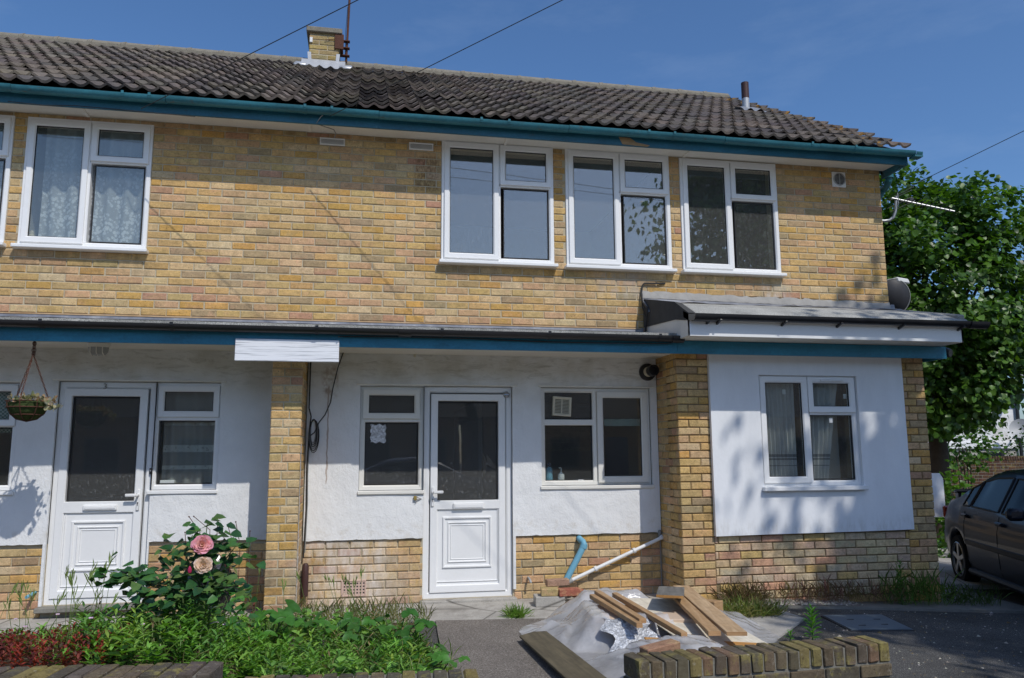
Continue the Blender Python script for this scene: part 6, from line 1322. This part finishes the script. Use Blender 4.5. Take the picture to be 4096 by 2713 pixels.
def bloom(px, py, dia, inner, outer, dy):
    c_ = rosept(px, py, dy); fwd = Vector((.15, -1, .28)).normalized(); ux = fwd.cross(Vector((0, 0, 1))).normalized(); uy = ux.cross(fwd); fl = None
    for ringi, (n, r0, op, sz) in enumerate(((6, .10, .15, .30), (7, .20, .40, .36), (8, .30, .75, .42), (9, .38, 1.05, .46), (9, .44, 1.35, .46))):
        for k in range(n):
            a = k*2*math.pi/n+ringi*.5+random.uniform(-.2, .2); rd = ux*math.cos(a)+uy*math.sin(a); d = (rd*math.sin(op)+fwd*math.cos(op)).normalized(); tn = rd.cross(fwd); Pg = []; Cg = []
            L_ = dia*sz*random.uniform(.85, 1.15); w_ = L_*.95
            for i in range(5):
                u_ = i/4; wid = w_*math.sin(math.pi*(.12+.68*u_))*.62; row = []; crow = []
                for j in range(5):
                    v_ = j/2-1; p = c_+rd*dia*r0*.35+d*L_*u_+tn*wid*v_-d.cross(tn)*(L_*.22*(v_*v_)-L_*.18*u_*u_)+fwd*(.003*random.uniform(-1, 1)+L_*.06*math.sin(3*v_+a*3)*u_); row.append(tuple(p)); mix_ = min(1, (u_**2)*.75+.1*ringi+.15*abs(v_)); crow.append([inner[q]*(1-mix_)+outer[q]*mix_ for q in range(3)])
                Pg.append(row); Cg.append(crow)
            m = MB(); m.grid(Pg, C=Cg)
            if fl is None: fl = part('bloom', m, 'petal', rose)
            else: part('petal', m, 'petal', fl)
bloom(808, 2180, .088, (.86, .60, .50), (.80, .38, .52), -.12); bloom(812, 2262, .078, (.80, .62, .50), (.78, .60, .54), -.14)
q = rosept(759, 2281, -.1); m = MB(); m.lathe([(0, -.02), (.010, -.012), (.011, .004), (.004, .02), (0, .024)], q, (0, -.2, 1), 10, (.62, .05, .16)); part('bud', m, 'petal', rose)
# broad mallow plants
def lobed(c_, d, nrm, s_, col):
    d = Vector(d).normalized(); nrm = Vector(nrm); sd = d.cross(nrm).normalized(); up = sd.cross(d); n = 25; vs = [c_+up*.0]; 
    for k in range(n):
        a = -2.55+5.1*k/(n-1); r_ = s_*(.82+.18*math.cos(a*3.53))*(1.0 if abs(a) < 2.4 else .75); vs.append(c_+d*(math.cos(a)*r_*.5+.1*s_)+sd*math.sin(a)*r_*.55+up*(.10*s_*abs(math.sin(a*1.765))-.14*s_*(r_/s_)**2))
    m = MB(); m.add(vs, [(0, k, k+1) for k in range(1, n)], col); m.sm = True; return m
def mallow(x, y, n, spread, h, size, label, nm='mallow_plant', cols=((.045, .15, .025), (.07, .20, .03), (.06, .17, .03))):
    t_ = thing(nm, (x, y, bedz(x, y)), label, 'plant', 'broad leaved plants in the bed'); m = MB(); lv = []
    for k in range(n):
        a = k*2.4+random.uniform(-.4, .4); r_ = spread*math.sqrt((k+.6)/n); e_ = Vector((x+r_*math.cos(a), y+r_*math.sin(a)*.9, bedz(x, y)+h*random.uniform(.65, 1.05)*(1.1-.35*(k/n)))); m.tube([(x, y, bedz(x, y)-.01), Vector((x, y, bedz(x, y))).lerp(e_, .6)+Vector((0, 0, .04)), e_], .0035, 5); lv.append((e_, a))
    part('stem', m, 'stem', t_)
    for e_, a in lv: part('leaf', lobed(e_, (math.cos(a), math.sin(a)-.35, -.25), (random.gauss(0, .25)+.1, random.gauss(-.35, .2), 1), size*random.uniform(.75, 1.2), jit(random.choice(cols), .15)), 'leaf', t_)
mallow(2.62, -2.15, 10, .22, .30, .17, 'large lobed leaf plant in the bed below the terracotta air brick')
mallow(3.45, -2.45, 13, .30, .25, .14, 'spreading lobed leaf plant at the corner of the bed by the path')
mallow(3.05, -2.0, 10, .24, .26, .13, 'lobed leaf plant between the air brick plant and the path corner')
mallow(2.15, -1.45, 10, .22, .36, .13, 'leafy plant in front of the brick wing wall'); mallow(3.62, -2.95, 9, .2, .20, .12, 'low leafy plant spilling over the bed edge on to the path')
mallow(1.75, -1.2, 9, .2, .28, .14, 'round leaved plant in front of the black bag')
# dry stems over the rose
m = MB()
for (a, b) in (((756, 2067), (800, 2130)), ((775, 2066), (840, 2120)), ((740, 2130), (745, 2200)), ((912, 2105), (925, 2150)), ((943, 2088), (960, 2180)), ((1000, 2125), (995, 2200)), ((870, 2090), (868, 2150)), ((880, 2120), (905, 2170))): m.tube([at(*b, -2.6)-Vector((0, 0, .25)), at(*b, -2.6), at(*a, -2.6)], .0022, 4); m.lathe([(0, -.006), (.006, 0), (0, .006)], at(*a, -2.6), (0, 0, 1), 6)
o = single('dry_seed_stems', m, 'rust_steel', 'thin dry seed stems rising above the rose against the white wall', 'dead stems'); o['kind'] = 'stuff'
# black bag behind the rose
m = MB(); P = []
for i in range(13):
    f = i/12; row = []
    for k in range(25):
        a = k*2*math.pi/24; r_ = .16*math.sin(math.pi*min(.98, .10+.80*(1-f)))**.7*(1+.10*math.sin(5*a+4*f)+.07*math.sin(9*a-6*f)); row.append((1.92+r_*math.cos(a)*1.25, -.42+r_*math.sin(a), -.0+.55*f))
    P.append(row)
P.append([(1.93, -.42, .575)]*25); m.grid(P); single('bin_bag', m, 'bin_bag', 'shiny black plastic bag standing behind the rose bush by the wall', 'bag')
# plants on the drive
def tuft(name, c, rad, n, h, cols, label, spread=.5, cat='grass', w=.006, curl=.7):
    o = link(name, arr_mesh(name, *blades(n, c, rad, h, cols, w, spread, None, curl), 'grass')); return tag(o, label, cat, 'grass tufts')
TG = [(.16, .24, .04), (.10, .19, .03), (.24, .26, .08)]
q = atz(2065, 2470, 0); tuft('grass_tuft', (q.x, q.y), (.09, .07), 230, .12, [(.13, .26, .03), (.18, .28, .05)], 'small bright grass tuft on the concrete right of the door step', .8)
q = atz(2990, 2465, 0); tuft('grass_tuft', (q.x, q.y), (.30, .10), 700, .17, [(.22, .27, .07), (.34, .31, .13), (.15, .21, .05)], 'dry grass tuft on the concrete in front of the bay', .9)
q = atz(2830, 2440, 0); tuft('grass_tuft', (6.75, -.72), (.18, .08), 260, .22, [(.17, .17, .06), (.25, .18, .10)], 'wispy grass tuft at the left foot of the bay wall', .6, w=.004)
stuff('dark_red_grass', [blades(420, (7.75, -.70), (.80, .10), .24, [(.26, .13, .10), (.32, .19, .12), (.24, .20, .09)], .0026, .45), blades(150, (6.75, -.70), (.25, .08), .20, [(.12, .05, .04), (.18, .12, .06)], .0035, .4)], 'grass', 'dusky red grass along the foot of the bay wall', 'grass')
tuft('grass_tuft', (8.55, -.74), (.36, .10), 150, .36, [(.13, .22, .045), (.18, .28, .06)], 'tall green grass tuft at the right foot of the bay', .4, w=.007)
tuft('grass_tuft', (9.2, -.70), (.30, .15), 160, .22, [(.07, .12, .025), (.10, .14, .04)], 'sparse grass tuft past the right corner of the bay', .6)
def leafy(name, c, h, n, L, Wd, label):
    t_ = thing(name, (c[0], c[1], gz(*c)), label, 'plant'); m = MB(); z0 = gz(*c); m.tube([(c[0], c[1], z0-.02), (c[0]+.01, c[1], z0+h)], [.006, .003], 6); part('stem', m, 'stem', t_)
    for i in range(n):
        f = (i+.5)/n; a = i*2.4; s_ = 1.15-.7*abs(f-.4)
        v, fc, cl = leafset([(c[0]+.01*f, c[1], z0+h*f)], [(math.cos(a), math.sin(a), .35+1.0*f)], [(-math.cos(a)*.5, -math.sin(a)*.5, 1)], [L*s_], [Wd*s_], [jit((.085, .25, .025), .15)], .2, .35, 'lance'); link('leaf', arr_mesh('leaf', v, fc, cl, 'leaf', True), t_)
q = atz(3250, 2560, -.0); leafy('willowherb_plant', (q.x, q.y), .22, 34, .085, .022, 'upright bright green weed on the drive just above the mossy wall')
leafy('fleabane_plant', (8.35, -.78), .42, 40, .07, .016, 'tall dark weed standing against the bay wall'); q = atz(3160, 2562, 0); leafy('seedling', (q.x, q.y), .06, 10, .05, .016, 'small green seedling left of the bright green weed')
# gravel at the foot of the bay
n = 900; X = rng.uniform(6.55, 7.9, n); Y = rng.uniform(-.86, -.57, n); P = np.stack([X, Y, np.array([gz(x, 0) for x in X])+.012], 1); s_ = rng.uniform(.008, .022, n)
tv = np.array([(1, 0, 0), (-.5, .87, 0), (-.5, -.87, 0), (0, 0, .9)]); ang = rng.uniform(0, 6.28, n); V = np.empty((n, 4, 3))
for k in range(4): V[:, k, 0] = P[:, 0]+s_*(tv[k, 0]*np.cos(ang)-tv[k, 1]*np.sin(ang)); V[:, k, 1] = P[:, 1]+s_*(tv[k, 0]*np.sin(ang)+tv[k, 1]*np.cos(ang)); V[:, k, 2] = P[:, 2]+s_*tv[k, 2]
Fc = (np.array([(0, 1, 3), (1, 2, 3), (2, 0, 3)])[None]+np.arange(n)[:, None, None]*4).reshape(-1, 3); C = np.repeat(rcol(n, [(.30, .27, .22), (.42, .38, .32), (.18, .16, .14)], .2), 4, axis=0)
o = link('gravel', arr_mesh('gravel', V.reshape(-1, 3), Fc, C, 'gravel')); tag(o, 'loose pale gravel strip at the foot of the bay wall', 'gravel', kind='stuff')

n = 900; X = rng.uniform(6.5, 10.2, n); Y = rng.uniform(-3.4, -1.0, n); P = np.stack([X, Y, np.array([gz(x, 0) for x in X])-.012], 1); s_ = rng.uniform(.003, .011, n)*np.where(rng.uniform(0, 1, n) < .06, 2.2, 1); ang = rng.uniform(0, 6.28, n); V = np.empty((n, 4, 3))
for k in range(4): V[:, k, 0] = P[:, 0]+s_*(tv[k, 0]*np.cos(ang)-tv[k, 1]*np.sin(ang)); V[:, k, 1] = P[:, 1]+s_*(tv[k, 0]*np.sin(ang)+tv[k, 1]*np.cos(ang)); V[:, k, 2] = P[:, 2]+s_*tv[k, 2]*.7
Fc = (np.array([(0, 1, 3), (1, 2, 3), (2, 0, 3)])[None]+np.arange(n)[:, None, None]*4).reshape(-1, 3); C = np.repeat(rcol(n, [(.30, .27, .22), (.45, .42, .36), (.16, .12, .08), (.2, .15, .07)], .2), 4, axis=0)
o = link('drive_grit', arr_mesh('drive_grit', V.reshape(-1, 3), Fc, C, 'gravel')); tag(o, 'small stones and litter scattered over the dark driveway', 'grit', kind='stuff')
